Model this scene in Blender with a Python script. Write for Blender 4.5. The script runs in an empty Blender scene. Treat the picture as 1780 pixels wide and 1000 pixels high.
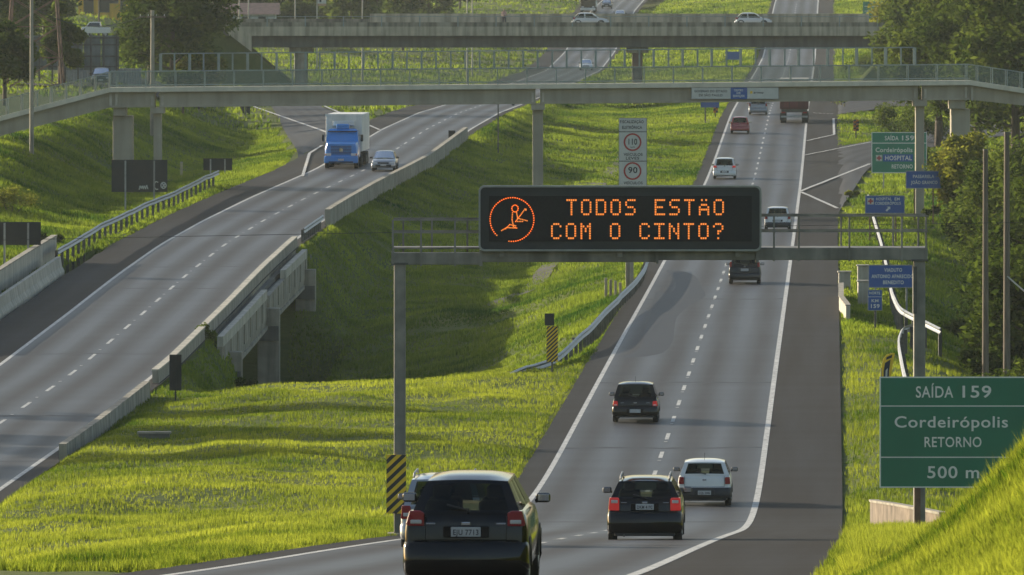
import bpy, bmesh, math, random
import numpy as np
from mathutils import Vector, Matrix
S = bpy.context.scene
COL = S.collection
random.seed(7)
RNG = np.random.default_rng(11)

# ------------------------------------------------------------------ camera
FPX, HC, YH = 16000.0, 16.5, -60.0          # focal length in photo pixels, eye height, horizon row
cam_d = bpy.data.cameras.new('camera')
cam_d.sensor_width = 36.0
cam_d.lens = 36.0 * FPX / 1780.0
cam_d.shift_y = -(500.0 - YH) / 1780.0
cam_d.clip_start = 1.0
cam_d.clip_end = 8000.0
cam = bpy.data.objects.new('camera', cam_d)
COL.objects.link(cam)
cam.location = (0, 0, HC)
cam_d.dof.use_dof = True
cam_d.dof.focus_distance = 250.0
cam_d.dof.aperture_fstop = 14.0
cam.rotation_euler = (math.radians(90), 0, 0)
S.camera = cam

# ------------------------------------------------------------------ sky and sun
SUN_EL = math.radians(14.5)
SUN_AZ = math.radians(-55.0)                  # from +Y, negative = towards the left
W = bpy.data.worlds.new('World')
S.world = W
W.use_nodes = True
wn = W.node_tree.nodes
wl = W.node_tree.links
sky = wn.new('ShaderNodeTexSky')
sky.sky_type = 'NISHITA'
sky.sun_disc = False
sky.sun_elevation = SUN_EL
sky.sun_rotation = SUN_AZ
sky.air_density = 1.0
sky.dust_density = 2.0
bg = wn['Background']
bg.inputs['Strength'].default_value = 0.135
wl.new(sky.outputs[0], bg.inputs['Color'])
sd = bpy.data.lights.new('sun', 'SUN')
sd.energy = 5.0
sd.angle = math.radians(0.55)
sd.color = (1.0, 0.90, 0.74)
sun = bpy.data.objects.new('sun', sd)
COL.objects.link(sun)
sdir = Vector((math.sin(SUN_AZ) * math.cos(SUN_EL), math.cos(SUN_AZ) * math.cos(SUN_EL), math.sin(SUN_EL)))
sun.rotation_euler = sdir.to_track_quat('Z', 'Y').to_euler()
sun.location = (-60, 60, 80)
S.view_settings.view_transform = 'Standard'
S.view_settings.look = 'None'
S.view_settings.gamma = 1.0
S.view_settings.exposure = 0.62
S.view_settings.use_curve_mapping = False
S.cycles.max_bounces = 8
S.cycles.transparent_max_bounces = 16
S.cycles.volume_bounces = 0

# ------------------------------------------------------------------ materials
MATS = {}
def _sock(b, *names):
    for n in names:
        if n in b.inputs:
            return b.inputs[n]

def mat(name, col, rough=0.6, metal=0.0, var=0.12, scale=3.0, spec=0.5, emit=None, estr=0.0, coat=0.0, stain=0.0, bump=0.0, stretch=None, col2=None):
    """plain procedural surface: base colour broken up by noise, optional vertical stains and bump"""
    if name in MATS:
        return MATS[name]
    m = bpy.data.materials.new(name)
    m.use_nodes = True
    nt = m.node_tree
    b = nt.nodes['Principled BSDF']
    b.inputs['Roughness'].default_value = rough
    b.inputs['Metallic'].default_value = metal
    _sock(b, 'Specular IOR Level').default_value = spec
    if coat:
        _sock(b, 'Coat Weight').default_value = coat
        _sock(b, 'Coat Roughness').default_value = 0.06
    tc = nt.nodes.new('ShaderNodeTexCoord')
    mp = nt.nodes.new('ShaderNodeMapping')
    if stretch:
        mp.inputs['Scale'].default_value = stretch
    nt.links.new(tc.outputs['Object'], mp.inputs['Vector'])
    n = nt.nodes.new('ShaderNodeTexNoise')
    n.inputs['Scale'].default_value = scale
    n.inputs['Detail'].default_value = 6.0
    nt.links.new(mp.outputs[0], n.inputs['Vector'])
    r = nt.nodes.new('ShaderNodeValToRGB')
    r.color_ramp.elements[0].position = 0.3
    r.color_ramp.elements[1].position = 0.7
    c2 = col2 if col2 else [min(1.0, c * (1 + var)) for c in col]
    r.color_ramp.elements[0].color = (*[c * (1 - var) for c in col], 1)
    r.color_ramp.elements[1].color = (*c2, 1)
    nt.links.new(n.outputs['Fac'], r.inputs['Fac'])
    out = r.outputs['Color']
    if stain > 0:
        mp2 = nt.nodes.new('ShaderNodeMapping')
        mp2.inputs['Scale'].default_value = (1.6, 1.6, 0.12)
        nt.links.new(tc.outputs['Object'], mp2.inputs['Vector'])
        n2 = nt.nodes.new('ShaderNodeTexNoise')
        n2.inputs['Scale'].default_value = 1.2
        n2.inputs['Detail'].default_value = 8.0
        nt.links.new(mp2.outputs[0], n2.inputs['Vector'])
        r2 = nt.nodes.new('ShaderNodeValToRGB')
        r2.color_ramp.elements[0].position = 0.42
        r2.color_ramp.elements[1].position = 0.62
        r2.color_ramp.elements[0].color = (1, 1, 1, 1)
        r2.color_ramp.elements[1].color = (1 - stain, 1 - stain, 1 - stain * 1.05, 1)
        nt.links.new(n2.outputs['Fac'], r2.inputs['Fac'])
        mx = nt.nodes.new('ShaderNodeMix')
        mx.data_type = 'RGBA'
        mx.blend_type = 'MULTIPLY'
        mx.inputs[0].default_value = 1.0
        nt.links.new(out, mx.inputs[6])
        nt.links.new(r2.outputs[0], mx.inputs[7])
        out = mx.outputs[2]
    nt.links.new(out, b.inputs['Base Color'])
    if bump:
        bn = nt.nodes.new('ShaderNodeBump')
        bn.inputs['Strength'].default_value = bump
        bn.inputs['Distance'].default_value = 0.02
        nt.links.new(n.outputs['Fac'], bn.inputs['Height'])
        nt.links.new(bn.outputs[0], b.inputs['Normal'])
    if emit:
        _sock(b, 'Emission Color').default_value = (*emit, 1)
        _sock(b, 'Emission Strength').default_value = estr
    MATS[name] = m
    return m

def leaf_mat(name, dark, light, trans=0.45, gloss=0.0):
    """two-sided foliage: diffuse plus translucent, tinted leaf by leaf through the 'tint' attribute"""
    if name in MATS:
        return MATS[name]
    m = bpy.data.materials.new(name)
    m.use_nodes = True
    nt = m.node_tree
    nt.nodes.remove(nt.nodes['Principled BSDF'])
    out = nt.nodes['Material Output']
    at = nt.nodes.new('ShaderNodeAttribute')
    at.attribute_name = 'tint'
    r = nt.nodes.new('ShaderNodeValToRGB')
    r.color_ramp.elements[0].color = (*dark, 1)
    r.color_ramp.elements[1].color = (*light, 1)
    nt.links.new(at.outputs['Fac'], r.inputs['Fac'])
    d = nt.nodes.new('ShaderNodeBsdfDiffuse')
    t = nt.nodes.new('ShaderNodeBsdfTranslucent')
    hs = nt.nodes.new('ShaderNodeHueSaturation')
    hs.inputs['Saturation'].default_value = 1.1
    hs.inputs['Value'].default_value = 1.35
    nt.links.new(r.outputs[0], d.inputs['Color'])
    nt.links.new(r.outputs[0], hs.inputs['Color'])
    nt.links.new(hs.outputs[0], t.inputs['Color'])
    mx = nt.nodes.new('ShaderNodeMixShader')
    mx.inputs[0].default_value = trans
    nt.links.new(d.outputs[0], mx.inputs[1])
    nt.links.new(t.outputs[0], mx.inputs[2])
    nt.links.new(mx.outputs[0], out.inputs['Surface'])
    MATS[name] = m
    return m

def thin_mat(name, col, tr=0.75, rough=0.03, tintc=None, gl=0.12, ior=1.5):
    """thin see-through sheet (car glass, fence mesh seen from afar)"""
    if name in MATS:
        return MATS[name]
    m = bpy.data.materials.new(name)
    m.use_nodes = True
    nt = m.node_tree
    nt.nodes.remove(nt.nodes['Principled BSDF'])
    out = nt.nodes['Material Output']
    t = nt.nodes.new('ShaderNodeBsdfTransparent')
    t.inputs['Color'].default_value = (*(tintc or (1, 1, 1)), 1)
    d = nt.nodes.new('ShaderNodeBsdfDiffuse')
    d.inputs['Color'].default_value = (*col, 1)
    n = nt.nodes.new('ShaderNodeTexNoise')
    n.inputs['Scale'].default_value = 2.0
    mr = nt.nodes.new('ShaderNodeMapRange')
    mr.inputs['To Min'].default_value = max(0, 1 - tr - 0.06)
    mr.inputs['To Max'].default_value = min(1, 1 - tr + 0.06)
    nt.links.new(n.outputs['Fac'], mr.inputs['Value'])
    mx = nt.nodes.new('ShaderNodeMixShader')
    nt.links.new(mr.outputs[0], mx.inputs[0])
    nt.links.new(t.outputs[0], mx.inputs[1])
    nt.links.new(d.outputs[0], mx.inputs[2])
    last = mx
    if gl:
        g = nt.nodes.new('ShaderNodeBsdfGlossy')
        g.inputs['Roughness'].default_value = rough
        fr = nt.nodes.new('ShaderNodeFresnel')
        fr.inputs['IOR'].default_value = ior
        m2 = nt.nodes.new('ShaderNodeMixShader')
        nt.links.new(fr.outputs[0], m2.inputs[0])
        nt.links.new(mx.outputs[0], m2.inputs[1])
        nt.links.new(g.outputs[0], m2.inputs[2])
        last = m2
    nt.links.new(last.outputs[0], out.inputs['Surface'])
    MATS[name] = m
    return m

def asphalt_mat(name, base, track=0.25, warm=(1, 1, 1), rough=0.55, spec=.22):
    """asphalt: fine aggregate, polished wheel tracks along the lanes (UV: u metres across, v metres along), seams and patches"""
    m = bpy.data.materials.new(name)
    m.use_nodes = True
    nt = m.node_tree
    b = nt.nodes['Principled BSDF']
    _sock(b, 'Specular IOR Level').default_value = spec
    L = nt.links.new
    uv = nt.nodes.new('ShaderNodeUVMap')
    sep = nt.nodes.new('ShaderNodeSeparateXYZ')
    L(uv.outputs[0], sep.inputs[0])
    def math_(op, a, bb=None):
        n = nt.nodes.new('ShaderNodeMath')
        n.operation = op
        for i, v in enumerate((a, bb)):
            if v is None:
                continue
            if isinstance(v, (int, float)):
                n.inputs[i].default_value = v
            else:
                L(v, n.inputs[i])
        return n.outputs[0]
    # wheel tracks: cosine with period 1.8 m across
    ph = math_('MULTIPLY', sep.outputs[0], 2 * math.pi / 1.8)
    cs = math_('COSINE', ph)
    tr = math_('MULTIPLY', math_('ADD', cs, 1.0), 0.5)
    mp = nt.nodes.new('ShaderNodeMapping')
    mp.inputs['Scale'].default_value = (0.9, 0.02, 1)
    L(uv.outputs[0], mp.inputs['Vector'])
    n1 = nt.nodes.new('ShaderNodeTexNoise')
    n1.inputs['Scale'].default_value = 1.0
    n1.inputs['Detail'].default_value = 6
    L(mp.outputs[0], n1.inputs['Vector'])
    mp3 = nt.nodes.new('ShaderNodeMapping')
    mp3.inputs['Scale'].default_value = (0.12, 0.03, 1)
    L(uv.outputs[0], mp3.inputs['Vector'])
    n3 = nt.nodes.new('ShaderNodeTexNoise')
    n3.inputs['Scale'].default_value = 1.0
    n3.inputs['Detail'].default_value = 4
    L(mp3.outputs[0], n3.inputs['Vector'])
    n2 = nt.nodes.new('ShaderNodeTexNoise')
    n2.inputs['Scale'].default_value = 9.0
    n2.inputs['Detail'].default_value = 8
    L(uv.outputs[0], n2.inputs['Vector'])
    # transverse joints
    mp4 = nt.nodes.new('ShaderNodeMapping')
    mp4.inputs['Scale'].default_value = (0.01, 0.55, 1)
    L(uv.outputs[0], mp4.inputs['Vector'])
    n4 = nt.nodes.new('ShaderNodeTexNoise')
    n4.inputs['Scale'].default_value = 0.6
    n4.inputs['Detail'].default_value = 5
    L(mp4.outputs[0], n4.inputs['Vector'])
    f = math_('ADD', math_('MULTIPLY', tr, track), math_('MULTIPLY', n1.outputs['Fac'], 0.7))
    f = math_('ADD', f, math_('MULTIPLY', n3.outputs['Fac'], 0.55))
    f = math_('ADD', f, math_('MULTIPLY', n4.outputs['Fac'], 0.35))
    f = math_('ADD', f, math_('MULTIPLY', n2.outputs['Fac'], 0.3))
    f = math_('MULTIPLY', f, 0.61)
    r = nt.nodes.new('ShaderNodeValToRGB')
    r.color_ramp.elements[0].position = 0.52
    r.color_ramp.elements[1].position = 0.98
    r.color_ramp.elements[0].color = (*[base * 0.62 * w for w in warm], 1)
    r.color_ramp.elements[1].color = (base * 1.5, base * 1.56, base * 1.62, 1)
    L(f, r.inputs['Fac'])
    L(r.outputs[0], b.inputs['Base Color'])
    rr = nt.nodes.new('ShaderNodeMapRange')
    rr.inputs['To Min'].default_value = rough + 0.12
    rr.inputs['To Max'].default_value = rough - 0.12
    L(f, rr.inputs['Value'])
    L(rr.outputs[0], b.inputs['Roughness'])
    bn = nt.nodes.new('ShaderNodeBump')
    bn.inputs['Strength'].default_value = 0.25
    bn.inputs['Distance'].default_value = 0.01
    L(n2.outputs['Fac'], bn.inputs['Height'])
    L(bn.outputs[0], b.inputs['Normal'])
    MATS[name] = m
    return m

# ------------------------------------------------------------------ mesh helpers
def tag(o, label=None, cat=None, group=None, kind=None):
    if label: o['label'] = label
    if cat: o['category'] = cat
    if group: o['group'] = group
    if kind: o['kind'] = kind
    return o

def thing(name, label, cat, loc=(0, 0, 0), rz=0.0, group=None):
    o = bpy.data.objects.new(name, None)
    o.empty_display_size = 0.2
    COL.objects.link(o)
    o.location = loc
    o.rotation_euler = (0, 0, rz)
    return tag(o, label, cat, group)

class MB:
    def __init__(self):
        self.v = []
        self.f = []
    def add(self, vs, fs):
        b = len(self.v)
        self.v += [tuple(p) for p in vs]
        self.f += [tuple(i + b for i in q) for q in fs]
        return self
    def box(self, c, s, rz=0.0, taper=1.0):
        x, y, z = s[0] / 2, s[1] / 2, s[2] / 2
        vs = [(-x, -y, -z), (x, -y, -z), (x, y, -z), (-x, y, -z), (-x * taper, -y * taper, z), (x * taper, -y * taper, z), (x * taper, y * taper, z), (-x * taper, y * taper, z)]
        if rz:
            ca, sa = math.cos(rz), math.sin(rz)
            vs = [(p[0] * ca - p[1] * sa, p[0] * sa + p[1] * ca, p[2]) for p in vs]
        vs = [(p[0] + c[0], p[1] + c[1], p[2] + c[2]) for p in vs]
        return self.add(vs, [(3, 2, 1, 0), (4, 5, 6, 7), (0, 1, 5, 4), (1, 2, 6, 5), (2, 3, 7, 6), (3, 0, 4, 7)])
    def bb(self, x0, x1, y0, y1, z0, z1):
        return self.box(((x0 + x1) / 2, (y0 + y1) / 2, (z0 + z1) / 2), (x1 - x0, y1 - y0, z1 - z0))
    def rbox(self, c, s, r=0.02, seg=3):
        """box with rounded edges along every axis (cheap: bmesh bevel)"""
        bm = bmesh.new()
        bmesh.ops.create_cube(bm, size=1.0)
        bmesh.ops.scale(bm, vec=s, verts=bm.verts)
        r = min(r, min(s) * 0.49)
        bmesh.ops.bevel(bm, geom=bm.edges[:], offset=r, segments=seg, profile=0.5, affect='EDGES')
        bm.verts.ensure_lookup_table()
        vs = [(p.co.x + c[0], p.co.y + c[1], p.co.z + c[2]) for p in bm.verts]
        fs = [tuple(q.index for q in f.verts) for f in bm.faces]
        bm.free()
        return self.add(vs, fs)
    def tube(self, p0, p1, r0, r1=None, n=10, cap=True):
        r1 = r0 if r1 is None else r1
        p0, p1 = Vector(p0), Vector(p1)
        d = (p1 - p0).normalized()
        u = d.orthogonal().normalized()
        w = d.cross(u)
        vs = []
        for p, r in ((p0, r0), (p1, r1)):
            for k in range(n):
                a = 2 * math.pi * k / n
                vs.append(p + u * (r * math.cos(a)) + w * (r * math.sin(a)))
        fs = [(k, (k + 1) % n, n + (k + 1) % n, n + k) for k in range(n)]
        if cap:
            fs += [tuple(range(n - 1, -1, -1)), tuple(range(n, 2 * n))]
        return self.add(vs, fs)
    def path(self, pts, r, n=6):
        for a, b in zip(pts[:-1], pts[1:]):
            self.tube(a, b, r, n=n)
        return self
    def loft(self, rings, closed=True, cap=True):
        n = len(rings[0])
        vs = [p for r in rings for p in r]
        fs = []
        for i in range(len(rings) - 1):
            for k in range(n if closed else n - 1):
                k2 = (k + 1) % n
                fs.append((i * n + k, i * n + k2, (i + 1) * n + k2, (i + 1) * n + k))
        if cap and closed:
            fs.append(tuple(range(n - 1, -1, -1)))
            fs.append(tuple((len(rings) - 1) * n + k for k in range(n)))
        return self.add(vs, fs)
    def quad(self, *p):
        return self.add(p, [tuple(range(len(p)))])
    def prism(self, poly, y0, y1):
        """polygon in the xz plane extruded from y0 (front) to y1"""
        n = len(poly)
        vs = [(p[0], y0, p[1]) for p in poly] + [(p[0], y1, p[1]) for p in poly]
        fs = [tuple(range(n)), tuple(range(2 * n - 1, n - 1, -1))]
        fs += [(k, n + k, n + (k + 1) % n, (k + 1) % n) for k in range(n)]
        return self.add(vs, fs)
    def build(self, name, m, parent=None, smooth=False, bevel=0.0, angle=None):
        me = bpy.data.meshes.new(name)
        me.from_pydata(self.v, [], self.f)
        bm = bmesh.new()
        bm.from_mesh(me)
        bmesh.ops.recalc_face_normals(bm, faces=bm.faces)
        if bevel:
            bmesh.ops.bevel(bm, geom=[e for e in bm.edges if len(e.link_faces) == 2 and e.calc_face_angle(0) > 0.5], offset=bevel, segments=2, profile=0.5, affect='EDGES', clamp_overlap=True)
        bm.to_mesh(me)
        bm.free()
        if smooth:
            me.polygons.foreach_set('use_smooth', [True] * len(me.polygons))
            if angle:
                me.set_sharp_from_angle(angle=angle)
        o = bpy.data.objects.new(name, me)
        me.materials.append(m)
        COL.objects.link(o)
        if parent:
            o.parent = parent
        return o

_font_cache = {}
def text_mesh(s, bold=0.0):
    key = (s, bold)
    if key in _font_cache:
        return _font_cache[key]
    cu = bpy.data.curves.new('t', 'FONT')
    cu.body = s
    cu.size = 1.0
    cu.offset = bold
    cu.space_character = 1.08
    cu.resolution_u = 4
    ob = bpy.data.objects.new('t', cu)
    me = bpy.data.meshes.new_from_object(ob)
    vs = [tuple(v.co[:2]) for v in me.vertices]
    fs = [tuple(p.vertices) for p in me.polygons]
    bpy.data.objects.remove(ob)
    bpy.data.meshes.remove(me)
    _font_cache[key] = (vs, fs)
    return vs, fs
CAPH = 0.0
def text(mb, s, x0, x1, zb, cap, y, bold=0.015):
    """lettering in the xz plane facing -y: spans x0..x1, baseline zb, capital height cap; width squeezed to fit"""
    global CAPH
    if not CAPH:
        v, f = text_mesh('H', 0.0)
        CAPH = max(p[1] for p in v)
    vs, fs = text_mesh(s, bold)
    xa, xb = min(p[0] for p in vs), max(p[0] for p in vs)
    sx = (x1 - x0) / (xb - xa)
    sz = cap / CAPH
    mb.add([(x0 + (p[0] - xa) * sx, y, zb + p[1] * sz) for p in vs], fs)

def big_mesh(name, verts, tris, m, parent=None, tint=None, smooth=False):
    """numpy triangles / quads -> object"""
    k = tris.shape[1]
    me = bpy.data.meshes.new(name)
    me.vertices.add(len(verts))
    me.vertices.foreach_set('co', verts.astype(np.float32).ravel())
    me.loops.add(tris.size)
    me.loops.foreach_set('vertex_index', tris.astype(np.int32).ravel())
    me.polygons.add(len(tris))
    me.polygons.foreach_set('loop_start', np.arange(0, tris.size, k, dtype=np.int32))
    if smooth:
        me.polygons.foreach_set('use_smooth', np.ones(len(tris), dtype=bool))
    me.update(calc_edges=True)
    if tint is not None:
        a = me.attributes.new('tint', 'FLOAT', 'POINT')
        a.data.foreach_set('value', tint.astype(np.float32))
    me.materials.append(m)
    o = bpy.data.objects.new(name, me)
    COL.objects.link(o)
    if parent:
        o.parent = parent
    return o

def vnoise(x, y, seed=0):
    """cheap smooth 2D value noise, 0..1"""
    x = np.asarray(x, float) + seed * 17.13
    y = np.asarray(y, float) + seed * 9.71
    xi, yi = np.floor(x), np.floor(y)
    fx, fy = x - xi, y - yi
    fx, fy = fx * fx * (3 - 2 * fx), fy * fy * (3 - 2 * fy)
    def h(a, b):
        s = np.sin(a * 127.1 + b * 311.7) * 43758.5453
        return s - np.floor(s)
    return (h(xi, yi) * (1 - fx) + h(xi + 1, yi) * fx) * (1 - fy) + (h(xi, yi + 1) * (1 - fx) + h(xi + 1, yi + 1) * fx) * fy

# ------------------------------------------------------------------ the lie of the land (metres; Y = distance ahead of the camera)
def table(pairs, kn=15):
    p = np.array(pairs, float)
    def f(y):
        y = np.asarray(y, float)
        # monotone-ish cubic (Catmull-Rom on a resampled grid)
        return np.interp(y, f.gx, f.gy)
    xs, ys = p[:, 0], p[:, 1]
    g = np.arange(xs[0], xs[-1] + 1e-6, 2.0)
    lin = np.interp(g, xs, ys)
    k = np.hanning(kn)
    k /= k.sum()
    pad = kn // 2
    ext = np.concatenate([lin[0] + (lin[1] - lin[0]) * np.arange(-pad, 0), lin, lin[-1] + (lin[-1] - lin[-2]) * np.arange(1, pad + 1)])
    f.gx, f.gy = g, np.convolve(ext, k, 'valid')
    return f
rr_z = table([(-40, 14.6), (0, 14.0), (40, 12.8), (60, 11.8), (90, 10.15), (120, 8.35), (143, 7.05), (165, 5.9), (190, 4.55), (220, 2.9), (245, 1.45), (260, .62), (275, .0), (300, -.25), (340, -.15), (400, -.05), (480, 0), (580, .2), (680, .5), (730, 1.05), (790, 1.95), (850, 2.8), (1000, 3.3), (1130, 3.6), (1250, 4.2), (1350, 6.8), (1480, 10), (1600, 12), (1800, 13.5), (2700, 16)], 39)
lr_z = table([(-40, -.9), (200, -.9), (340, -.85), (385, -.5), (450, .45), (505, 1.2), (580, 1.9), (640, 2.35), (730, 3.5), (800, 3.7), (880, 3.4), (1000, 3.0), (1200, 2.8), (1300, 4.2), (1480, 9.2), (1600, 11), (1800, 12.7), (2700, 15.5)])
lr_x = table([(-40, -25), (200, -23), (300, -20.6), (340, -19.55), (385, -18.3), (432, -17.3), (470, -16.6), (505, -15.75), (540, -14.6), (580, -12.9), (640, -10.1), (730, -6.8), (815, -4.1), (1000, 1.6), (1200, 8), (1480, 16.2), (1800, 26), (2700, 52)])
def rr_x(y):
    y = np.asarray(y, float)
    return 6.0 + .0348 * (y - 340) - np.where(y < 300, .64 * ((300 - y) / 157) ** 2, 0)

# cross-sections: (Y, c0z, c1 (x,z), c2 (x,z), c5 (x,z), c6 (x,z), c7 (x, z), c10 (x,z), c11 (x,z), c12z); None = follow the road
def bank(y):
    s = np.interp(y, [40, 60, 80, 100, 130, 134, 142], [0.0, .08, .40, .68, .90, .66, 0.0])
    return s
ST = []
for y in (-40, 0, 20, 40, 60, 70, 80, 90, 100, 110, 120, 130, 134, 142):
    rx, rz = float(rr_x(y)), float(rr_z(y))
    e = np.interp(y, [60, 80, 100, 120, 143], [8.6, 8.0, 7.4, 6.95, 6.7])
    ST.append((y, 4, (-50, 2), (-34, -.5), (-18, rz - 5), (-12, rz - 1.5), (rx - 7, rz - .1), (rx + e, rz), (rx + e + 7, rz + bank(y) * 7), rz + bank(y) * 7 + .5))
ST += [
    (160, 4, (-46, 2), (-32, -.5), (-17, 1.5), (-12, 5.0), (-7.6, 6.0), (7.2, 6.2), (12, 6.2), 6),
    (200, 4, (-45, 2), (-32, -.5), (-16, 1.0), (-11, 3.0), (-6.6, 3.8), (9, 4.0), (14, 4.2), 4),
    (225, 4, (-44, 2), (-31, -.5), (-15.6, .8), (-10, 1.9), (-5, 2.5), (10, 2.7), (15, 2.6), 2),
    (260, 5, (-44, 2), (-31, -.4), (-15, .5), (-9, .7), (-3, .75), (12, .8), (19, -.3), -2),
    (300, 6, (-42, 2), (-30, -.5), (-15.4, -.3), (-8, .0), (-2, -.05), (13.2, 0), (21, -1.4), -3),
    (340, 6, (-40, 2), (-29, -.5), (-14, -.45), (-7, -.1), (0, -.1), (14.4, -.05), (22, -1.6), -3),
    (372, 6, (-39, 2.2), (-28.5, -.2), (-12.6, -.7), (-6, -.25), (.5, -.1), (15.5, -.05), (23, -2), -4),
    (400, 6, (-39, 2.4), (-27.5, .1), (-11.5, -3), (-5, -2.6), (3.3, -.35), (16.5, -.1), (24, -2.7), -4),
    (430, 6, (-38, 2.6), (-26.5, .5), (-11, -6.0), (-4, -4.6), (4.6, -.6), (17.5, -.3), (24.5, -3.6), -5),
    (470, 6, (-37, 2.8), (-26, 1.0), (-10, -5.2), (-3, -3.8), (5.4, -.5), (18.5, -.4), (25, -3.6), -5),
    (510, 6.5, (-35, 3.2), (-25.2, 1.6), (-8.2, -1.9), (-1, -1.8), (6.4, -.3), (20.2, -.1), (27, -2.4), -3.5),
    (560, 7, (-35, 4.6), (-25, 1.4), (-5.2, .1), (1, -.7), (8.2, -.1), (22.5, .1), (30, -1.2), -2),
    (640, 8, (-33, 5.4), (-24.5, 1.25), (-2, 1.2), (4, .5), (11.2, .2), (26.5, .4), (36, .2), 0),
    (730, 8.5, (-31, 5.8), (-21, 2.4), (1, 2.2), (6.5, 1.4), (13.8, .95), (31, 1.0), (42, 1.1), 2),
    (850, 9, (-38, 6.8), (-27, 3.8), (5, 2.7), (10, 2.3), (18, 2.6), (37, 2.8), (52, 3.4), 5),
    (1000, 10, (-46, 8), (-36, 4.7), (8, 1.6), (13, 1.9), (24, 3.2), (41, 3.4), (60, 4.6), 8),
    (1200, 12, (-58, 9.6), (-48, 6.2), (14, 2.2), (20, 2.6), (31, 3.9), (47, 4.2), (66, 6.2), 10),
    (1480, 14, (-52, 11), (-30, 9.6), (22, 8.6), (28, 9.2), (40, 9.9), (57, 10.2), (76, 11), 13),
    (1800, 16, (-50, 14), (-20, 13), (33, 12.5), (40, 13), (50, 13.3), (70, 13.6), (90, 14), 16),
    (2700, 22, (-50, 20), (0, 18), (58, 16.5), (65, 16.5), (80, 16.5), (105, 17), (130, 18), 22),
]
ST_Y = np.array([s[0] for s in ST], float)
def _cols(Y):
    Y = np.asarray(Y, float)
    it = lambda a: np.interp(Y, ST_Y, np.array(a, float))
    lx, lz, rx, rz = lr_x(Y), lr_z(Y), rr_x(Y), rr_z(Y)
    X = [it([-170] * len(ST)), it([s[2][0] for s in ST]), it([s[3][0] for s in ST]), lx - 6.3, lx + 4.25,
         it([s[4][0] for s in ST]), it([s[5][0] for s in ST]), it([s[6][0] for s in ST]), rx - 4.35, rx + 6.25,
         it([s[7][0] for s in ST]), it([s[8][0] for s in ST]), it([170] * len(ST))]
    Z = [it([s[1] for s in ST]), it([s[2][1] for s in ST]), it([s[3][1] for s in ST]), lz, lz,
         it([s[4][1] for s in ST]), it([s[5][1] for s in ST]), it([s[6][1] for s in ST]), rz, rz,
         it([s[7][1] for s in ST]), it([s[8][1] for s in ST]), it([s[9] for s in ST])]
    for i in range(1, 13):
        X[i] = np.maximum(X[i], X[i - 1] + .05)
    return np.array(X), np.array(Z)

def rough_ground(X, Y, amp=1.0):
    return amp * ((vnoise(X / 3.1, Y / 5.3, 1) - .5) * .40 + (vnoise(X / 1.1, Y / 1.7, 2) - .5) * .12 + (vnoise(X / 9, Y / 16, 3) - .5) * .35)

RMASK = None
def ramp_at(X, Y):
    i = np.clip(((X + 90) / 1.0).astype(int), 0, RMASK.shape[0] - 1)
    j = np.clip(((Y - 480) / 1.0).astype(int), 0, RMASK.shape[1] - 1)
    return np.where((Y > 480) & (Y < 1380) & (X > -90) & (X < 100), RMASK[i, j], 0)
def ground(X, Y, rough=True):
    X = np.atleast_1d(np.asarray(X, float))
    Y = np.atleast_1d(np.asarray(Y, float))
    cx, cz = _cols(Y)
    z = np.where(X <= cx[0], cz[0], cz[12])
    d = np.full(X.shape, 99.0)
    for i in range(12):
        m = (X >= cx[i]) & (X <= cx[i + 1])
        t = (X - cx[i]) / (cx[i + 1] - cx[i])
        if i not in (3, 8):
            ts = t * t * (3 - 2 * t)
            t = .5 * t + .5 * ts
        z = np.where(m, cz[i] + (cz[i + 1] - cz[i]) * t, z)
    onl = (X > cx[3] - .3) & (X < cx[4] + .2) & ((Y < 406) | (Y > 504))
    onr = (X > cx[8] - .2) & (X < cx[9] + .3)
    dd = np.minimum(np.minimum(np.abs(X - cx[3]), np.abs(X - cx[4])), np.minimum(np.abs(X - cx[8]), np.abs(X - cx[9])))
    a = np.where(onl | onr, 0, np.clip(dd / 3.0, 0, 1))
    # the ditch runs on beneath the left road's bridge
    fl = np.interp(Y, [404, 414, 426, 482, 496, 506], [9, .0, -6.6, -6.6, -1.5, 9])
    under = (X > cx[3] - .5) & (X < cx[5] + .3)
    z = np.where(under, np.minimum(z, fl), z)
    if rough:
        k = 1 - ramp_at(X, Y) if RMASK is not None else 1
        z = z + rough_ground(X, Y) * a * k
    z = np.where(onl | onr, z - .08, z)
    return z
def gz(x, y):
    return float(ground(x, y)[0])
def PX(px, Y):
    return (px - 890.0) * Y / FPX
def PZ(py, Y):
    return HC - (py - YH) * Y / FPX
def hit(px, py, surf='g', y0=60.0, y1=2600.0, rough=True):
    """first point of the ground (or a road surface) under a photo pixel"""
    Y = np.arange(y0, y1, .5)
    X, Z = PX(px, Y), PZ(py, Y)
    if surf == 'g':
        G = ground(X, Y, rough)
    elif surf == 'r':
        G = rr_z(Y)
    else:
        G = lr_z(Y)
    k = np.argmax(Z <= G)
    return float(X[k]), float(Y[k]), float(G[k])

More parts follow.
